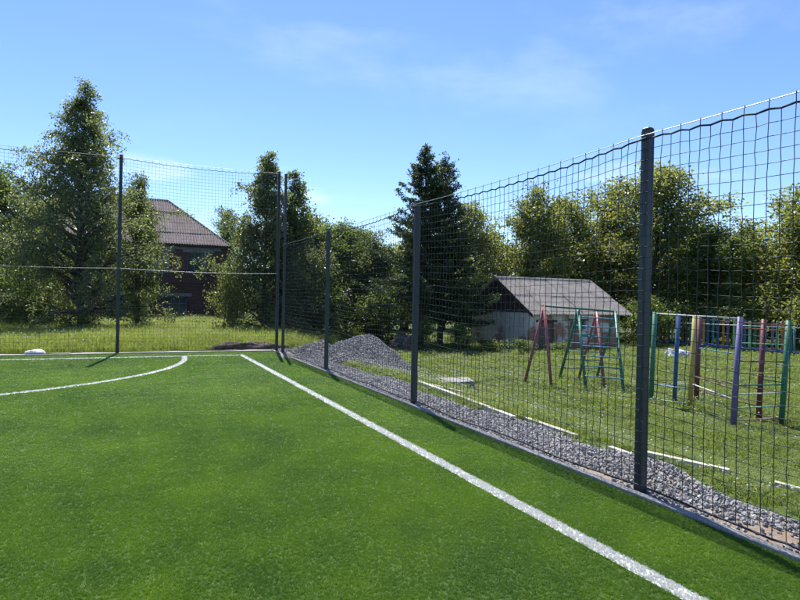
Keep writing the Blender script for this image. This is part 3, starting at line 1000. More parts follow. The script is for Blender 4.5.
# deciduous trees: px centre, depth, top pixel row, width px, proto, leaf material, label
trees = [
 (-2, 28, 174, 84, 0, 0, 'rounded leafy tree left of the tallest birch'),
 (36, 31, 196, 60, 2, 0, 'lower leafy tree tucked between the rounded tree and the tallest birch'),
 (138, 27, 180, 34, 1, 2, 'narrow loose tree growing between the tallest birch and the brick house'),
 (231, 62, 214, 30, 1, 2, 'distant tree showing above the hipped roof corner'),
 (312, 29, 221, 62, 1, 0, 'dark leafy tree behind the gravel heap next to the weeping birches'),
 (345, 31, 227, 56, 0, 0, 'dark leafy tree behind the gravel heap, middle one of three'),
 (380, 30, 236, 62, 2, 2, 'dark leafy tree behind the gravel heap next to the spruces'),
 (478, 33, 208, 62, 1, 1, 'yellowish green tree just behind the shed gable beside the spruces'),
 (526, 34, 188, 70, 2, 1, 'tall yellowish green tree behind the shed ridge'),
 (568, 36, 202, 64, 0, 1, 'loose crowned tree behind the middle of the shed roof'),
 (606, 37, 190, 60, 1, 1, 'leafy tree behind the low end of the shed roof'),
 (650, 34, 173, 96, 0, 1, 'tall broad tree rising behind the coloured posts beside the shed'),
 (708, 32, 228, 70, 2, 0, 'low dark tree behind the coloured picket fence'),
 (742, 34, 232, 66, 1, 1, 'low bright green tree behind the coloured picket fence'),
 (790, 30, 190, 92, 1, 1, 'tall open tree overhanging the far end of the coloured picket fence'),
 (862, 29, 205, 90, 0, 0, 'leafy tree past the far end of the coloured picket fence'),
]
for i, (px, d, py, wpx, k, lm, lab) in enumerate(trees):
    x, y = at(px, d)
    h = ztop(px, py, d)-float(tz(x, y))
    wd = wpx*d/FPX
    t = empty('leafy_tree', (x, y, float(tz(x, y))), i*1.37, lab, 'tree', 'trees around the grounds')
    t.scale = (wd/3.7, wd/3.7, h/8.2)
    link('trunk', DEC[k][0], M_BARK, t)
    c = link('crown', DEC[k][1], None, t)
    if not DEC[k][1].materials: DEC[k][1].materials.append(L_DEC[lm])
    c.material_slots[0].link = 'OBJECT'; c.material_slots[0].material = L_DEC[lm]
# belt of trees farther back
def belt_ref(px):
    for lim, t_ in ((130, 'the tallest birch'), (320, 'the weeping birches'), (400, 'the gravel heap'), (470, 'the spruces'), (630, 'the shed'), (9999, 'the coloured picket fence')):
        if px < lim: return t_
for i, px in enumerate(range(-60, 900, 42)):
    if 118 < px < 275: continue
    d = 41+3*((i*7) % 5)/4
    x, y = at(px+random.uniform(-8, 8), d)
    py = 236+random.uniform(-8, 12)
    h = ztop(px, py, d)-float(tz(x, y))
    wd = 74*d/FPX
    k = i % 3
    t = empty('leafy_tree', (x, y, float(tz(x, y))), i*2.1, 'leafy tree in the dense dark belt far behind '+belt_ref(px), 'tree', 'belt of trees farthest back')
    t.scale = (wd/3.7, wd/3.7, h/8.2)
    link('trunk', DEC[k][0], M_BARK, t)
    c = link('crown', DEC[k][1], None, t)
    c.material_slots[0].link = 'OBJECT'; c.material_slots[0].material = L_DEC[(0, 2, 1)[i % 3]]
# spruces
for px, d, py, wpx, sd, lab in ((422, 26.5, 148, 118, 71, 'dark spruce with the taller tip left of the shed'), (441, 27.4, 160, 108, 72, 'dark spruce with the shorter tip next to the shed')):
    x, y = at(px, d)
    h = ztop(px, py, d)-float(tz(x, y))
    me = conifer(sd, h, wpx*d/FPX)
    plant_tree('spruce_tree', me, (M_BARK, L_CON), x, y, lab)
# shrubs
shrubs = [
 (228, 23.5, 278, 40, 0, 1, 'low bright shrub in the meadow beside the brick house corner'),
 (84, 23.2, 312, 44, 1, 0, 'low dark shrub at the foot of the tallest birch'),
 (430, 24.5, 319, 22, 0, 3, 'small sunlit shrub beside the spruce trunks'),
 (463, 25.5, 300, 18, 1, 3, 'upright sunlit shrub against the shed gable'),
 (455, 24.5, 326, 26, 0, 3, 'low sunlit shrub in front of the upright shrub by the shed gable'),
 (492, 23.2, 338, 34, 1, 0, 'low weedy shrub along the foot of the shed gable wall'),
 (525, 22.6, 340, 30, 0, 3, 'low weedy shrub at the near corner of the shed'),
 (560, 23.6, 342, 26, 1, 0, 'low weedy shrub under the shed door'),
 (330, 26.5, 288, 70, 0, 0, 'dark thicket shrub at the tree foot behind the gravel heap'),
 (385, 27.0, 292, 60, 1, 0, 'dark thicket shrub between the gravel heap and the spruces'),
 (640, 29.0, 300, 64, 0, 0, 'dark thicket shrub behind the far end of the shed'),
 (690, 29.5, 305, 60, 1, 0, 'dark thicket shrub behind the first pickets'),
 (745, 29.0, 300, 70, 0, 1, 'thicket shrub behind the middle of the picket fence'),
 (800, 27.5, 295, 70, 1, 1, 'thicket shrub behind the last pickets'),
 (12, 25.0, 268, 70, 0, 0, 'dark thicket shrub below the rounded tree'),
 (52, 27.0, 275, 60, 1, 0, 'dark thicket shrub between the rounded tree and the birch trunk'),
 (275, 26.2, 285, 62, 1, 2, 'leafy undergrowth around the weeping birch trunks'),
]
for i, (px, d, py, wpx, k, lm, lab) in enumerate(shrubs):
    x, y = at(px, d)
    h = ztop(px, py, d)-float(tz(x, y))
    wd = wpx*d/FPX
    t = empty('shrub', (x, y, float(tz(x, y))), i*1.9, lab, 'shrub', 'shrubs around the grounds')
    t.scale = (wd/2.0, wd/2.0, h/2.05)
    link('stems', BUSH[k][0], M_BARK, t)
    if not BUSH[k][1].materials: BUSH[k][1].materials.append(L_BUSH)
    c = link('foliage', BUSH[k][1], None, t)
    c.material_slots[0].link = 'OBJECT'; c.material_slots[0].material = (L_DEC+[L_BUSH])[lm]
# leaning dead trunk in the belt
x0, y0 = at(748, 30.5); x1, y1 = at(692, 33.0)
lt = MB()
za, zb = float(tz(x0, y0))-0.1, ztop(692, 245, 33.0)
pts = [np.array([x0, y0, za])*(1-t)+np.array([x1, y1, zb])*t+np.array([0.1*math.sin(5*t), 0, 0.25*math.sin(3*t)]) for t in np.linspace(0, 1, 8)]
lt.tube(pts, [0.20*(1-0.6*k/7) for k in range(8)], 8)
lt.tube([pts[4], pts[4]+np.array([0.5, 0.1, 0.5]), pts[4]+np.array([0.7, 0.2, 1.2])], [0.07, 0.05, 0.02], 6)
link('leaning_trunk', lt.mesh('leaning_trunk', True), M_BARK, label='dark leaning tree trunk under the low trees behind the picket fence', cat='tree trunk')

# ------------------------------------------------------------------ buildings
def brick_mat(name, c1, c2, mortar, scale=1.0, white=None, wlo=0.45, whi=0.6, seed=0.0, low=None):
    m = NT(name)
    tc = m.n('ShaderNodeTexCoord')
    sp = m.n('ShaderNodeSeparateXYZ'); m.l(tc.outputs['Object'], sp.inputs[0])
    cb = m.n('ShaderNodeCombineXYZ')
    m.l(sp.outputs['X'], cb.inputs['X']); m.l(sp.outputs['Z'], cb.inputs['Y']); m.l(sp.outputs['Y'], cb.inputs['Z'])
    br = m.n('ShaderNodeTexBrick')
    br.inputs['Scale'].default_value = scale
    br.inputs['Brick Width'].default_value = 0.26; br.inputs['Row Height'].default_value = 0.077
    br.inputs['Mortar Size'].default_value = 0.007
    br.inputs['Color1'].default_value = (*c1, 1); br.inputs['Color2'].default_value = (*c2, 1); br.inputs['Mortar'].default_value = (*mortar, 1)
    m.l(cb.outputs[0], br.inputs['Vector'])
    c = br.outputs['Color']
    nz = m.noise(tc.outputs['Object'], 0.9, 6, 0.65)
    c = m.mix(0.45, c, m.ramp(nz, [(0.3, tuple(0.5*x for x in c1)), (0.7, c2)]), 'MIX')
    if white:
        mp = m.n('ShaderNodeMapping'); mp.inputs['Location'].default_value = (seed, seed*0.7, seed*1.3)
        m.l(tc.outputs['Object'], mp.inputs['Vector'])
        w = m.noise(mp.outputs[0], 1.15, 7, 0.62)
        if low is not None:
            w = m.math('ADD', w, m.rng(sp.outputs['Z'], low[0], low[1], -low[2], 0.05))
        wf = m.rng(w, wlo, whi)
        wc = m.ramp(m.noise(tc.outputs['Object'], 7, 5), [(0.3, tuple(0.72*x for x in white)), (0.7, white)])
        c = m.mix(wf, c, wc)
    m.color(c); m.rough(0.92, 0.15)
    m.bump(br.outputs['Fac'], -0.5, 0.01)
    return m.m
def asbestos(name, c1, c2, c3):
    m = NT(name)
    p = m.pos()
    oi = m.n('ShaderNodeObjectInfo').outputs['Random']
    c = m.ramp(m.noise(p, 2.2, 7, 0.7), [(0.3, c1), (0.55, c2), (0.78, c3)])
    c = m.mix(m.rng(oi, 0, 1, 0, 0.35), c, c1)
    c = m.mix(m.rng(m.noise(p, 16, 5, 0.8), 0.5, 0.72), c, tuple(0.45*q_ for q_ in c1))
    m.color(c); m.rough(0.93, 0.15); m.bump(m.noise(p, 40, 4), 0.4, 0.004)
    return m.m
def wall_with_holes(L, z0, z1, th, holes):
    """wall in local x-z, thickness +y; holes (xa, xb, za, zb)"""
    gx = sorted({0, L, *[h[0] for h in holes], *[h[1] for h in holes]})
    gz = sorted({z0, z1, *[h[2] for h in holes], *[h[3] for h in holes]})
    mb = MB()
    def solid(i, j):
        if i < 0 or j < 0 or i >= len(gx)-1 or j >= len(gz)-1: return False
        cx, cz = (gx[i]+gx[i+1])/2, (gz[j]+gz[j+1])/2
        return not any(h[0] < cx < h[1] and h[2] < cz < h[3] for h in holes)
    for i in range(len(gx)-1):
        for j in range(len(gz)-1):
            if not solid(i, j): continue
            a, b, c, d = gx[i], gx[i+1], gz[j], gz[j+1]
            mb.add([(a, 0, c), (b, 0, c), (b, 0, d), (a, 0, d)], [(0, 1, 2, 3)])
            mb.add([(a, th, c), (b, th, c), (b, th, d), (a, th, d)], [(3, 2, 1, 0)])
            if not solid(i-1, j): mb.add([(a, 0, c), (a, 0, d), (a, th, d), (a, th, c)], [(0, 1, 2, 3)])
            if not solid(i+1, j): mb.add([(b, 0, c), (b, th, c), (b, th, d), (b, 0, d)], [(0, 1, 2, 3)])
            if not solid(i, j-1): mb.add([(a, 0, c), (a, th, c), (b, th, c), (b, 0, c)], [(0, 1, 2, 3)])
            if not solid(i, j+1): mb.add([(a, 0, d), (b, 0, d), (b, th, d), (a, th, d)], [(0, 1, 2, 3)])
    me = bpy.data.meshes.new('wall'); me.from_pydata(mb.v, [], mb.f); me.update()
    return me
def corrugated(w, l, amp, waves, clip=None, seg=6):
    """sheet lying in local x (across) and y (up the slope); clip(x)->(ymin,ymax)"""
    n = waves*seg
    xs_ = np.linspace(0, w, n+1)
    vs, fs = [], []
    for i, x in enumerate(xs_):
        y0, y1 = (0, l) if clip is None else clip(x)
        y0, y1 = max(0, y0), min(l, y1)
        if y1 < y0: y1 = y0
        z = amp*math.cos(2*math.pi*i/seg)
        vs += [(x, y0, z), (x, y1, z), (x, y0, z-0.007), (x, y1, z-0.007)]
    for i in range(n):
        a, b = 4*i, 4*i+4
        if abs(vs[a][1]-vs[a+1][1]) < 1e-6 and abs(vs[b][1]-vs[b+1][1]) < 1e-6: continue
        fs += [(a, b, b+1, a+1), (a+2, a+3, b+3, b+2), (a, a+2, b+2, b), (a+1, b+1, b+3, a+3)]
    if not fs: return None
    me = bpy.data.meshes.new('roof_sheet'); me.from_pydata(vs, [], fs)
    bm = bmesh.new(); bm.from_mesh(me)
    bmesh.ops.delete(bm, geom=[v_ for v_ in bm.verts if not v_.link_faces], context='VERTS')
    bm.to_mesh(me); bm.free(); me.update()
    return me
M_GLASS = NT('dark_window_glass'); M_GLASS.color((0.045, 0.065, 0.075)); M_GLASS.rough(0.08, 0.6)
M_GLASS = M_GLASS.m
M_FRAME = plain('weathered_blue_grey_paint', (0.10, 0.14, 0.16), (0.16, 0.21, 0.23), 9, 0.7)
M_LINTEL = plain('grey_concrete', (0.15, 0.16, 0.155), (0.25, 0.255, 0.24), 3, 0.9)
M_TIMBER = plain('dark_weathered_timber', (0.035, 0.026, 0.022), (0.075, 0.055, 0.045), 5, 0.9)

def window(parent, x, z, w, h, y, cols, rows, shutter=None):
    f = MB(); t = 0.06
    f.box(0, w, 0, 0.07, 0, t); f.box(0, w, 0, 0.07, h-t, h)
    f.box(0, t, 0, 0.07, t+0.002, h-t-0.002); f.box(w-t, w, 0, 0.07, t+0.002, h-t-0.002)
    fr = link('window', f.mesh('window'), M_FRAME, parent); fr.location = (x, y, z)
    for k in range(1, cols):
        b = link('mullion', MB().box(w*k/cols-0.025, w*k/cols+0.025, 0.008, 0.06, t+0.002, h-t-0.002).mesh('mullion'), M_FRAME, fr)
    for k in rows:
        link('transom', MB().box(t+0.002, w-t-0.002, 0.004, 0.064, h*k-0.025, h*k+0.025).mesh('transom'), M_FRAME, fr)
    link('pane', MB().box(t-0.01, w-t+0.01, 0.03, 0.04, t-0.01, h-t+0.01).mesh('pane'), M_GLASS, fr)
    return fr

# --- brick house
HY = 44.3
cnr = on_y(227.0, 247, HY)
HX1 = float(cnr[0]); EZ = float(cnr[2])
HL, HD = 14.5, 8.6
HX0 = HX1-HL
hz0 = float(tz(HX1-4, HY))-0.3
house = empty('brick_house', (HX0, HY, 0), 0, 'two storey dark red brick house with a hipped grey corrugated roof', 'house')
M_HBRICK = brick_mat('dark_red_house_brick', (0.105, 0.052, 0.045), (0.14, 0.070, 0.060), (0.12, 0.10, 0.095))
def hx(px, py): return float(on_y(px, py, HY)[0])-HX0
def hz(px, py): return float(on_y(px, py, HY)[2])
uw = (hx(187, 262), hx(210, 262), hz(198, 273), hz(198, 252.5))
lw_ = (hx(163.5, 305), hx(187, 305), hz(175, 318), hz(175, 296.5))
uw2 = (hx(146, 262), hx(170, 262), uw[2], uw[3])
lw2 = (lw_[0]-3.6, lw_[1]-3.6, lw_[2], lw_[3]); uw3 = (uw2[0]-3.6, uw2[1]-3.6, uw[2], uw[3])
holes = [uw, uw2, uw3, lw_, lw2]
wl_ = link('wall', wall_with_holes(HL, hz0, EZ, 0.4, holes), M_HBRICK, house)
for (sx_, nm) in ((HL, 'side'), (0, 'side')):
    w2 = link('wall', MB().box(0, HD-0.004, 0, 0.4, hz0, EZ).mesh('wall'), M_HBRICK, house)
    w2.rotation_euler = (0, 0, R(90)); w2.location = (sx_ if sx_ else 0.4, 0.402, 0)
w2 = link('wall', MB().box(0.402, HL-0.402, HD-0.4, HD, hz0, EZ).mesh('wall'), M_HBRICK, house)
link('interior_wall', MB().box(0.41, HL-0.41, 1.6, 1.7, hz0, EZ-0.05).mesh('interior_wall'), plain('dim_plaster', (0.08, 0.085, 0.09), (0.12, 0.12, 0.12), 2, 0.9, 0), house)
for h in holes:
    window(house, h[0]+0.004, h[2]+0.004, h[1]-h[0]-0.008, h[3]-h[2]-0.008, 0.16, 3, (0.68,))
    ll = link('lintel', MB().box(h[0]-0.3, h[1]+0.3, -0.03, 0.1, h[3]+0.003, h[3]+0.24).mesh('lintel', bevel=0.01), M_LINTEL, house)
    link('sill', MB().box(h[0]-0.08, h[1]+0.08, -0.07, 0.15, h[2]-0.07, h[2]-0.003).mesh('sill'), M_LINTEL, house)
# narrow projecting belt course and the concrete frieze below the eaves
zb = (uw[2]+lw_[3])/2-0.25
for k in range(3):
    link('belt_course', MB().box(-0.02, HL+0.02, -0.045, 0.0, zb+0.16*k, zb+0.16*k+0.075).mesh('belt_course'), M_HBRICK, house)
link('frieze', MB().box(0.5, HL-0.4, -0.05, -0.002, EZ-0.34, EZ-0.13).mesh('frieze'), M_LINTEL, house)
# roof: front, back and two hips of corrugated sheets
M_HROOF = asbestos('brown_grey_corrugated_sheet', (0.20, 0.165, 0.15), (0.30, 0.255, 0.235), (0.40, 0.345, 0.31))
OV = 0.32
rise = 3.45
ridge_y = HD/2
hip = 3.75
roof = empty('roof', (0, 0, 0)); roof.parent = house
rw = HL+2*OV                                 # eave length
run = ridge_y+OV; slope = math.hypot(run, rise+0.1); pitch = math.atan2(rise+0.1, run)
hipr = hip+OV
def roof_face(w, run_, slope_, pitch_, inset, origin, rz):
    """trapezoid face: eave w, rises slope_, top narrowed by inset on both sides"""
    SW, SL, LAP = 1.05, 1.52, 0.14
    rows = int(math.ceil(slope_/(SL-LAP)))
    cols = int(math.ceil(w/SW))
    SWw = w/cols
    rot = Matrix.Rotation(rz, 4, 'Z') @ Matrix.Rotation(pitch_, 4, 'X')
    full = corrugated(SWw*7/6, SL, 0.036, 7)
    for j in range(rows):
        y0 = j*(SL-LAP)
        for i in range(cols):
            x0 = i*SWw
            def clip(x, x0=x0, y0=y0):
                xx = x0+x
                ym = slope_*min(1.0, xx/inset, (w-xx)/inset) if inset > 0 else slope_
                return (0, min(SL, max(0, ym-y0)))
            inside_ = all(clip(x)[1] >= SL-1e-6 for x in (0, SWw*7/6))
            me = full if inside_ else corrugated(SWw*7/6, SL, 0.036, 7, clip)
            if me is None: continue
            if not inside_ and max(v.co.y for v in me.vertices) < 0.03: continue
            o = link('roof_sheet', me, M_HROOF, roof)
            jit = Vector((0, random.uniform(-.012, .012), 0.012*(j % 2)+0.008*((i+j) % 2)+random.uniform(0, .006)))
            o.matrix_local = Matrix.Translation(origin) @ rot @ Matrix.Translation(Vector((x0, y0, 0.03))+jit) @ Matrix.Rotation(R(-0.9), 4, 'X')
EV = EZ+0.02
roof_face(rw, run, slope, pitch, hipr, Vector((-OV, -OV, EV)), 0)
roof_face(rw, run, slope, pitch, hipr, Vector((HL+OV, HD+OV, EV)), math.pi)
slope_h = math.hypot(hipr, rise+0.1); pitch_h = math.atan2(rise+0.1, hipr)
roof_face(HD+2*OV, hipr, slope_h, pitch_h, run, Vector((HL+OV, -OV, EV)), math.pi/2)
roof_face(HD+2*OV, hipr, slope_h, pitch_h, run, Vector((-OV, HD+OV, EV)), -math.pi/2)
RZ = EV+rise+0.12
def ridge_cap(a, b, rr=0.09):
    return MB().tube([a, b], rr, 8)
for a, b in (((HL+OV, -OV, EV), (HL-hip, ridge_y, RZ)), ((-OV, -OV, EV), (hip, ridge_y, RZ)), ((HL+OV, HD+OV, EV), (HL-hip, ridge_y, RZ)), ((hip, ridge_y, RZ), (HL-hip, ridge_y, RZ))):
    link('ridge_tile', ridge_cap(a, b, 0.075).mesh('ridge_tile'), M_TIMBER if False else M_HROOF, roof)
link('soffit', MB().box(-OV+0.03, HL+OV-0.03, -OV+0.03, HD+OV-0.03, EZ-0.10, EZ-0.002).mesh('soffit'), M_TIMBER, house)

# --- whitewashed shed
sc0 = np.array([*at(530.5, 25.0)])
def camdir(l, d):
    v_ = R0[:2]*l+np.array([math.sin(PSI), math.cos(PSI)])*d
    return v_/np.linalg.norm(v_)
ef = camdir(0.90, 0.43); eg = np.array([-ef[1], ef[0]])
s_ang = math.atan2(ef[1], ef[0])
SF, SG = 5.0, 4.5
S_EZ = ztop(530.5, 310.5, 25.0); S_RZ = S_EZ+1.30
s_z0 = float(tz(sc0[0], sc0[1]))-0.25
shed = empty('shed', (sc0[0], sc0[1], 0), s_ang, 'small whitewashed brick shed with a grey corrugated gable roof', 'shed')
M_SW1 = brick_mat('whitewashed_brick', (0.24, 0.12, 0.085), (0.34, 0.19, 0.14), (0.30, 0.27, 0.24), 1.0, (0.60, 0.57, 0.52), 0.36, 0.46, 2.0, (-0.5, 0.6, 0.13))
M_SW2 = brick_mat('flaking_whitewashed_brick', (0.30, 0.13, 0.085), (0.40, 0.20, 0.13), (0.34, 0.30, 0.26), 1.0, (0.66, 0.63, 0.58), 0.47, 0.55, 5.3, (-0.3, 1.1, 0.12))
door = (0.45, 1.28, s_z0+0.25, S_EZ-0.48); win = (2.15, 3.05, S_EZ-0.78, S_EZ-0.42)
link('wall', wall_with_holes(SF, s_z0, S_EZ, 0.25, [door, win]), M_SW2, shed)
gw = link('wall', MB().box(0, SG-0.256, 0, 0.25, s_z0, S_EZ).mesh('wall'), M_SW1, shed)
gw.rotation_euler = (0, 0, R(90)); gw.location = (0.25, 0.253, 0)
gw = link('wall', MB().box(0, SG-0.256, 0, 0.25, s_z0, S_EZ).mesh('wall'), M_SW1, shed)
gw.rotation_euler = (0, 0, R(90)); gw.location = (SF, 0.253, 0)
link('wall', MB().box(0.253, SF-0.253, SG-0.25, SG, s_z0, S_EZ).mesh('wall'), M_SW1, shed)
d_ = link('door', MB().box(door[0]+0.01, door[1]-0.01, 0.10, 0.14, door[2], door[3]-0.02).mesh('door'), plain('grey_brown_door_paint', (0.10, 0.07, 0.06), (0.17, 0.12, 0.10), 6, 0.8), shed)
for k in range(6):
    w_ = (door[1]-door[0]-0.04)/6
    link('plank', MB().box(door[0]+0.02+w_*k+0.004, door[0]+0.02+w_*(k+1)-0.004, 0.08, 0.099, door[2]+0.02, door[3]-0.05).mesh('plank'), None, d_).data.materials.append(bpy.data.materials['grey_brown_door_paint'])
link('handle', MB().tube([(door[1]-0.12, 0.055, door[2]+0.8), (door[1]-0.12, 0.055, door[2]+0.95)], 0.012, 6).mesh('handle'), M_CAP, d_)
link('lintel', MB().box(door[0]-0.14, door[1]+0.14, -0.02, 0.10, door[3]+0.002, door[3]+0.09).mesh('lintel'), M_TIMBER, shed)
link('lintel', MB().box(win[0]-0.12, win[1]+0.12, -0.02, 0.10, win[3]+0.002, win[3]+0.07).mesh('lintel'), M_TIMBER, shed)
wf_ = window(shed, win[0]+0.004, win[2]+0.004, win[1]-win[0]-0.008, win[3]-win[2]-0.008, 0.12, 2, ())
# gable boards
for gx in (0.06, SF-0.09):
    gb = empty('gable', (gx, 0, 0)); gb.parent = shed
    nb = 18
    for k in range(nb):
        a, b = SG*k/nb+0.003, SG*(k+1)/nb-0.003
        za = S_EZ+0.02+(S_RZ-S_EZ-0.06)*(1-abs(a-SG/2)/(SG/2)); zb_ = S_EZ+0.02+(S_RZ-S_EZ-0.06)*(1-abs(b-SG/2)/(SG/2))
        mb = MB().add([(0, a, S_EZ-0.10), (0.03, a, S_EZ-0.10), (0.03, b, S_EZ-0.10), (0, b, S_EZ-0.10), (0, a, za), (0.03, a, za), (0.03, b, zb_), (0, b, zb_)],
                      [(0, 3, 2, 1), (4, 5, 6, 7), (0, 1, 5, 4), (1, 2, 6, 5), (2, 3, 7, 6), (3, 0, 4, 7)])
        o = link('board', mb.mesh('board'), M_TIMBER, gb); o.location = (random.uniform(-.006, .006)-(0.075 if gx < 1 else -0.11), 0, 0)
M_SROOF = asbestos('pale_grey_corrugated_sheet', (0.26, 0.235, 0.21), (0.39, 0.36, 0.325), (0.52, 0.485, 0.44))
OVG, OVE = 0.22, 0.38
s_run = SG/2+OVE
s_pitch = math.atan2(S_RZ-S_EZ, SG/2); s_slope = s_run/math.cos(s_pitch)
z_e = S_EZ+0.05-OVE*math.tan(s_pitch)
sroof = empty('roof', (0, 0, 0)); sroof.parent = shed
cols = 6; SWw = (SF+2*OVG)/cols; rows = 2; SL = s_slope/rows+0.10
sheet = corrugated(SWw*8/7, SL, 0.03, 8)
for face in (0, 1):
    org = Vector((-OVG, -OVE, z_e)) if face == 0 else Vector((SF+OVG, SG+OVE, z_e))
    rot = Matrix.Rotation(0 if face == 0 else math.pi, 4, 'Z') @ Matrix.Rotation(s_pitch, 4, 'X')
    for j in range(rows):
        for i in range(cols):
            o = link('roof_sheet', sheet, M_SROOF, sroof)
            o.matrix_local = Matrix.Translation(org) @ rot @ Matrix.Translation((i*SWw+random.uniform(-.004, .004), j*(s_slope/rows-0.02)+random.uniform(-.02, .02), 0.03+0.022*j+0.010*(i % 2))) @ Matrix.Rotation(R(random.uniform(-.6, .2)), 4, 'X') @ Matrix.Rotation(R(random.uniform(-.08, .08)), 4, 'Z')
link('ridge_tile', MB().tube([(-OVG-0.02, SG/2, S_RZ+0.10), (SF+OVG, SG/2, S_RZ+0.10)], 0.09, 8).mesh('ridge_tile'), M_SROOF, sroof)
for gx in (-OVG+0.02, SF+OVG-0.05):
    for sgn in (0, 1):
        ya, yb = (-OVE, SG/2) if sgn == 0 else (SG+OVE, SG/2)
        mb = MB().add([(gx, ya, z_e-0.10), (gx+0.03, ya, z_e-0.10), (gx+0.03, yb, S_RZ-0.06), (gx, yb, S_RZ-0.06), (gx, ya, z_e), (gx+0.03, ya, z_e), (gx+0.03, yb, S_RZ+0.045), (gx, yb, S_RZ+0.045)],
                      [(0, 1, 2, 3), (4, 7, 6, 5), (0, 4, 5, 1), (1, 5, 6, 2), (2, 6, 7, 3), (3, 7, 4, 0)])
        link('verge_board', mb.mesh('verge_board'), M_TIMBER, sroof)

# ------------------------------------------------------------------ playground
def paint(name, c):
    m = NT(name)
    v = m.coord('Object')
    n_ = m.noise(v, 7, 6, 0.7)
    c2 = m.mix(m.rng(m.noise(v, 3, 4), 0.3, 0.7), c, tuple(0.75*x+0.03 for x in c))
    c2 = m.mix(m.rng(n_, 0.66, 0.72), c2, (0.11, 0.075, 0.055))
    m.color(c2); m.rough(0.5, 0.4)
    return m.m
PAINT = {k: paint(k+'_paint', c) for k, c in dict(
    red=(0.30, 0.085, 0.095), maroon=(0.14, 0.022, 0.035), green=(0.02, 0.15, 0.085), blue=(0.025, 0.10, 0.28), lightblue=(0.16, 0.33, 0.45), yellow=(0.42, 0.32, 0.07),
    purple=(0.14, 0.115, 0.27), orange=(0.42, 0.14, 0.05), white=(0.55, 0.57, 0.57), palegreen=(0.28, 0.48, 0.27), pink=(0.45, 0.25, 0.22), brown=(0.16, 0.09, 0.05), teal=(0.03, 0.20, 0.21)).items()}
def bar(name, a, b, rad, colr, parent, n=8):
    a = np.array(a, float); b = np.array(b, float)
    o = link(name, MB().tube([a, b], rad, n).mesh(name, True), PAINT[colr], parent)
    return o
# climbing frame: four A-frames under one top bar
S4 = 743/130.0
def c4(x, y): return 510+x/S4, 295+y/S4
frames = [('red', (195, 62), (78, 500), (240, 527)), ('green', (390, 80), (275, 482), (437, 547)), ('red', (495, 88), (385, 482), (545, 545)), ('green', (600, 95), (488, 478), (655, 570))]
base0 = gt(*c4(355, 520))
climb = empty('playground_climber', (base0[0], base0[1], float(tz(base0[0], base0[1]))), 0, 'red and green metal A-frame climbing frame with blue ladder rungs in front of the shed', 'climbing frame')
climb_o = np.array(climb.location)
apx, ftL, ftR = [], [], []
dep_mid = None
for colr, ap, fl, fr in frames:
    L_ = gt(*c4(*fl)); R_ = gt(*c4(*fr))
    dm = ((L_-CAMP) @ Fv+(R_-CAMP) @ Fv)/2
    A_ = CAMP+ray(*c4(*ap))*dm
    apx.append(A_); ftL.append(L_); ftR.append(R_)
# the left/right feet are pulled to a plausible common spread about each apex
for i, (colr, *_r) in enumerate(frames):
    for ft in (ftL[i], ftR[i]):
        dn = np.array([0, 0, -0.12])
        bar('leg', apx[i]-climb_o, ft+dn-climb_o, 0.036, colr, climb)
bar('top_bar', apx[0]+(apx[0]-apx[3])*0.02-climb_o, apx[3]+(apx[3]-apx[0])*0.02-climb_o, 0.026, 'green', climb)
for k in range(7):
    t = 0.10+0.80*k/6.6
    for ft in (ftL, ftR):
        a = apx[1]*(1-t)+ft[1]*t; b = apx[3]*(1-t)+ft[3]*t
        bar('rung', a-climb_o, b-climb_o, 0.017, ('lightblue', 'lightblue', 'teal')[k % 3], climb, 6)
# coloured post barrier
S3 = 686/160.0
def c3(x, y): return 640+x/S3, 300+y/S3
specs = [('green', (64, 52), (46, 442)), ('blue', (165, 58), (146, 448)), ('yellow', (236, 66), (212, 466)), ('maroon', (256, 68), (242, 432)), ('purple', (430, 72), (396, 546)), ('maroon', (532, 82), (507, 512)), ('green', (638, 88), (604, 532))]
g0 = gt(*c3(396, 540))
barr = empty('climbing_barrier', (g0[0], g0[1], float(tz(g0[0], g0[1]))), 0, 'play barrier of thick multicoloured posts joined by thin coloured rungs on the lawn', 'play barrier')
bo = np.array(barr.location)
tops, feet = [], []
for colr, tp_, bt_ in specs:
    B_ = gt(*c3(*bt_))
    dpt = (B_-CAMP) @ Fv
    T_ = CAMP+ray(*c3(*tp_))*dpt
    feet.append(B_); tops.append(T_)
    wpx = 24/S3
    rad = 0.5*wpx*dpt/FPX if colr != 'blue' else 0.36*wpx*dpt/FPX
    rad = min(rad, 0.046)
    bar('post', T_-bo, B_-np.array([0, 0, 0.15])-bo, rad, colr, barr, 12)
def lerp(i, t): return feet[i]*(1-t)+tops[i]*t
def rung(i, j, t, colr, t2=None, rad=0.012):
    bar('rung', lerp(i, t)-bo, lerp(j, t if t2 is None else t2)-bo, rad, colr, barr, 6)
rung(0, 4, 0.985, 'white', 0.985, 0.013)
rung(4, 6, 0.95, 'orange')
for t, cl in ((0.90, 'orange'), (0.765, 'palegreen'), (0.60, 'maroon'), (0.49, 'yellow'), (0.38, 'green'), (0.30, 'white'), (0.175, 'palegreen'), (0.06, 'pink')): rung(4, 6, t, cl)
for t, cl in ((0.25, 'brown'), (0.20, 'white'), (0.02, 'yellow')): rung(0, 3, t, cl)
for t, cl in ((0.21, 'lightblue'), (0.05, 'palegreen')): rung(0, 2, t, cl)
for t, cl in ((0.36, 'brown'), (0.27, 'white')): rung(2, 4, t, cl, t-0.02)
for t, cl in ((0.30, 'brown'), (0.13, 'brown')): rung(3, 5, t, cl, t)
rung(5, 6, 0.40, 'green'); rung(3, 4, 0.62, 'teal', 0.66)
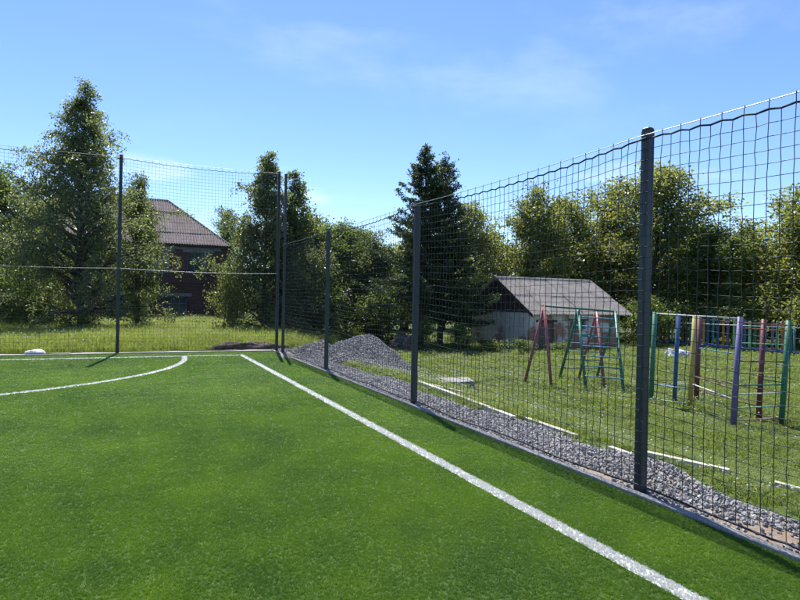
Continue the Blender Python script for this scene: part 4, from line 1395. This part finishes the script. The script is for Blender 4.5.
# far coloured picket fence
pf0 = gt(655, 345.5); pf1 = gt(792, 357.5)
pick = empty('picket_fence', (pf0[0], pf0[1], float(tz(pf0[0], pf0[1]))), 0, 'low fence of spaced multicoloured pickets on a blue rail along the trees', 'picket fence')
po = np.array(pick.location)
cl = ['palegreen', 'maroon', 'orange', 'blue', 'palegreen', 'blue', 'brown', 'maroon', 'teal', 'green', 'orange', 'yellow', 'blue', 'teal', 'blue', 'orange', 'purple', 'palegreen', 'maroon', 'blue', 'palegreen', 'green', 'orange', 'blue', 'purple', 'palegreen', 'orange', 'teal']
plen = np.linalg.norm(pf1-pf0)
pd = (pf1-pf0)/plen
npk = len(cl)
pw = 0.5*0.11
pmesh = {}
for i, c_ in enumerate(cl):
    t = (i+0.5+random.uniform(-.2, .2))/npk
    q_ = pf0+(pf1-pf0)*t
    zg = float(tz(q_[0], q_[1]))
    h = 1.32+random.uniform(-.04, .04)
    if c_ not in pmesh:
        pmesh[c_] = MB().box(-pw, pw, -0.015, 0.015, 0, 1.34).mesh('picket', bevel=0.008); pmesh[c_].materials.append(PAINT[c_])
    o = link('picket', pmesh[c_], None, pick)
    o.location = Vector((q_[0], q_[1], zg+0.08))-Vector(po); o.rotation_euler = (0, 0, math.atan2(pd[1], pd[0])); o.scale = (1, 1, h/1.34)
nrm = np.array([-pd[1], pd[0], 0])
for hh_, c_, rr in ((0.22, 'blue', 0.065), (1.18, 'white', 0.022)):
    bar('rail', pf0-pd*0.3+np.array([0, 0, hh_])-nrm*0.06-po, pf1+pd*0.3+np.array([0, 0, hh_])-nrm*0.06-po, rr, c_, pick, 6)
for t in (0.0, 0.34, 0.67, 1.0):
    q_ = pf0+(pf1-pf0)*t
    zg = float(tz(q_[0], q_[1]))
    bar('post', np.array([q_[0], q_[1], zg-0.3])+nrm*0.11-po, np.array([q_[0], q_[1], zg+1.25])+nrm*0.11-po, 0.04, 'teal', pick, 8)

# ------------------------------------------------------------------ small things on the ground
M_PALE = plain('sun_bleached_edging', (0.40, 0.37, 0.30), (0.60, 0.57, 0.48), 7, 0.9, 0.5)
def beam(pa, pb, w, h, label):
    a, b = gt(*pa), gt(*pb)
    d = b-a; L = np.linalg.norm(d); d /= L
    me = MB().box(-L/2, L/2, -w/2, w/2, -0.05, h).mesh('edging_beam', bevel=0.006)
    # slight warp
    for v_ in me.vertices: v_.co.y += 0.03*math.cos(v_.co.x/L*3.0)
    o = link('edging_beam', me, M_PALE, label=label, cat='beam', group='pale beams lying along the gravel edge')
    mid = (a+b)/2
    sl = math.asin(max(-1, min(1, float(tz(b[0], b[1])-tz(a[0], a[1]))/L)))
    o.location = (mid[0], mid[1], (float(tz(a[0], a[1])+tz(b[0], b[1])))/2+0.015)
    o.rotation_euler = (0, -sl, math.atan2(d[1], d[0]))
    return o
beam((419, 384), (466, 401.5), 0.07, 0.045, 'pale beam on the gravel edge starting beside the fence post close to the concrete slab')
beam((467, 402), (514, 420.5), 0.07, 0.045, 'pale beam on the gravel edge between two other pale beams')
beam((429, 385.5), (511, 405), 0.05, 0.025, 'thin pale beam lying on the grass past the concrete slab')
beam((517, 416), (577, 437), 0.065, 0.015, 'pale beam on the gravel edge ending in the grass in front of the climbing frame')
beam((640, 456), (729, 476), 0.07, 0.05, 'pale beam half sunk in grass in front of the coloured play barrier')
beam((610, 451), (637, 461), 0.06, 0.04, 'short pale beam in the grass just behind the fence post near the play barrier')
beam((774, 487), (812, 497), 0.06, 0.04, 'pale beam end in the grass beside the low gravel bump')
# concrete slab
sa, sb = gt(440, 384), gt(474, 391.5)
dsl = sb-sa; Ls = np.linalg.norm(dsl)
sm = MB().box(-Ls/2, Ls/2, 0, 0.55, -0.05, 0.11).mesh('concrete_slab', bevel=0.012)
o = link('concrete_slab', sm, M_CONC, label='grey concrete slab lying on the lawn behind the pale beams', cat='slab')
o.location = ((sa[0]+sb[0])/2, (sa[1]+sb[1])/2, float(tz(*((sa+sb)/2)[:2]))); o.rotation_euler = (R(1.5), R(-2), math.atan2(dsl[1], dsl[0]))
# lump helper
def lump(name, cx, cy, rx, ry, h, mat, seed, rz=0.0, flat=1.0, rough=0.12, **kw):
    r = random.Random(seed)
    bm = bmesh.new()
    bmesh.ops.create_icosphere(bm, subdivisions=4, radius=1)
    from mathutils import noise as mn
    for v_ in bm.verts:
        c_ = v_.co.copy()
        n_ = mn.noise(c_*1.8+Vector((seed, 0, 0)))*rough*2+mn.noise(c_*5.0+Vector((0, seed, 0)))*rough
        zz = c_.z
        if zz > 0: zz = min(1, zz*1.3)**flat
        v_.co = Vector((c_.x*(1+n_)*rx, c_.y*(1+n_)*ry, zz*h*(1+n_*1.5) if zz > 0 else zz*0.08))
    me = bpy.data.meshes.new(name); bm.to_mesh(me); bm.free()
    me.polygons.foreach_set('use_smooth', np.ones(len(me.polygons), dtype=bool))
    o_ = link(name, me, mat, **kw)
    o_.location = (cx, cy, float(tz(cx, cy))); o_.rotation_euler = (0, 0, rz)
    return o_
M_SACK = plain('white_woven_plastic', (0.66, 0.67, 0.68), (0.80, 0.80, 0.79), 8, 0.7, 0.4, 0.01)
wb = gp(34, 354, 0.02)
lump('plastic_sack', wb[0], 17.32, 0.24, 0.16, 0.11, M_SACK, 3, 0.1, 0.8, 0.10, label='white plastic sack lying on the path behind the goal-side kerb', cat='sack')
M_TARP = plain('pale_tarpaulin', (0.28, 0.33, 0.38), (0.45, 0.49, 0.52), 4, 0.6, 0.5, 0.02)
tb = gt(677, 357)
lump('tarpaulin_mound', tb[0], tb[1], 0.6, 0.4, 0.24, M_TARP, 5, 0.2, 0.9, 0.16, label='pale tarpaulin covered mound on the grass under the coloured picket fence', cat='mound')
# soil heap by the corner: mound with clods
m = NT('dark_turned_soil')
v = m.pos()
m.color(m.ramp(m.noise(v, 8, 6), [(0.3, (0.05, 0.04, 0.032)), (0.7, (0.16, 0.135, 0.11))])); m.rough(0.97, 0.1); m.bump(m.noise(v, 22, 5), 1.0, 0.04)
M_SOIL = m.m
def soil_heap(cx, cy, rx, ry, h, nclod, label, rz, seed, mat2=None):
    root = empty('soil_heap', (cx, cy, float(tz(cx, cy))), rz, label, 'soil heap', None)
    lm_ = lump('mound', 0, 0, rx, ry, h, M_SOIL, seed, 0, 0.9, 0.2)
    lm_.parent = root; lm_.location = (0, 0, 0)
    n_ = nclod
    a = rng.random(n_)*6.28; q_ = np.sqrt(rng.random(n_))*1.1
    pts = np.stack([rx*q_*np.cos(a), ry*q_*np.sin(a), h*np.clip(1-q_**2, 0, 1)*0.85], -1)
    s_ = 0.02+0.06*rng.random(n_)**2
    scatter('clods', pts, rng.random((n_, 3))*6.28, np.repeat(s_[:, None], 3, 1), [(stone(90+k), mat2 or M_SOIL) for k in range(5)], rng.integers(0, 5, n_), root)
    return root
sx_, sy_ = gt(252, 350)[:2]
soil_heap(sx_, max(18.15, sy_), 1.1, 0.32, 0.17, 700, 'low heap of dark turned soil behind the fence near the corner posts', 0.0, 8)
M_RUST = plain('rusty_brown_earth', (0.16, 0.085, 0.045), (0.28, 0.17, 0.10), 6, 0.95, 0.6, 0.03)
bx_, by_ = gt(408, 352)[:2]
soil_heap(bx_, by_+0.5, 0.55, 0.5, 0.55, 160, 'rusty brown earth heap leaning on the back of the gravel heap', 0.4, 12, M_RUST)
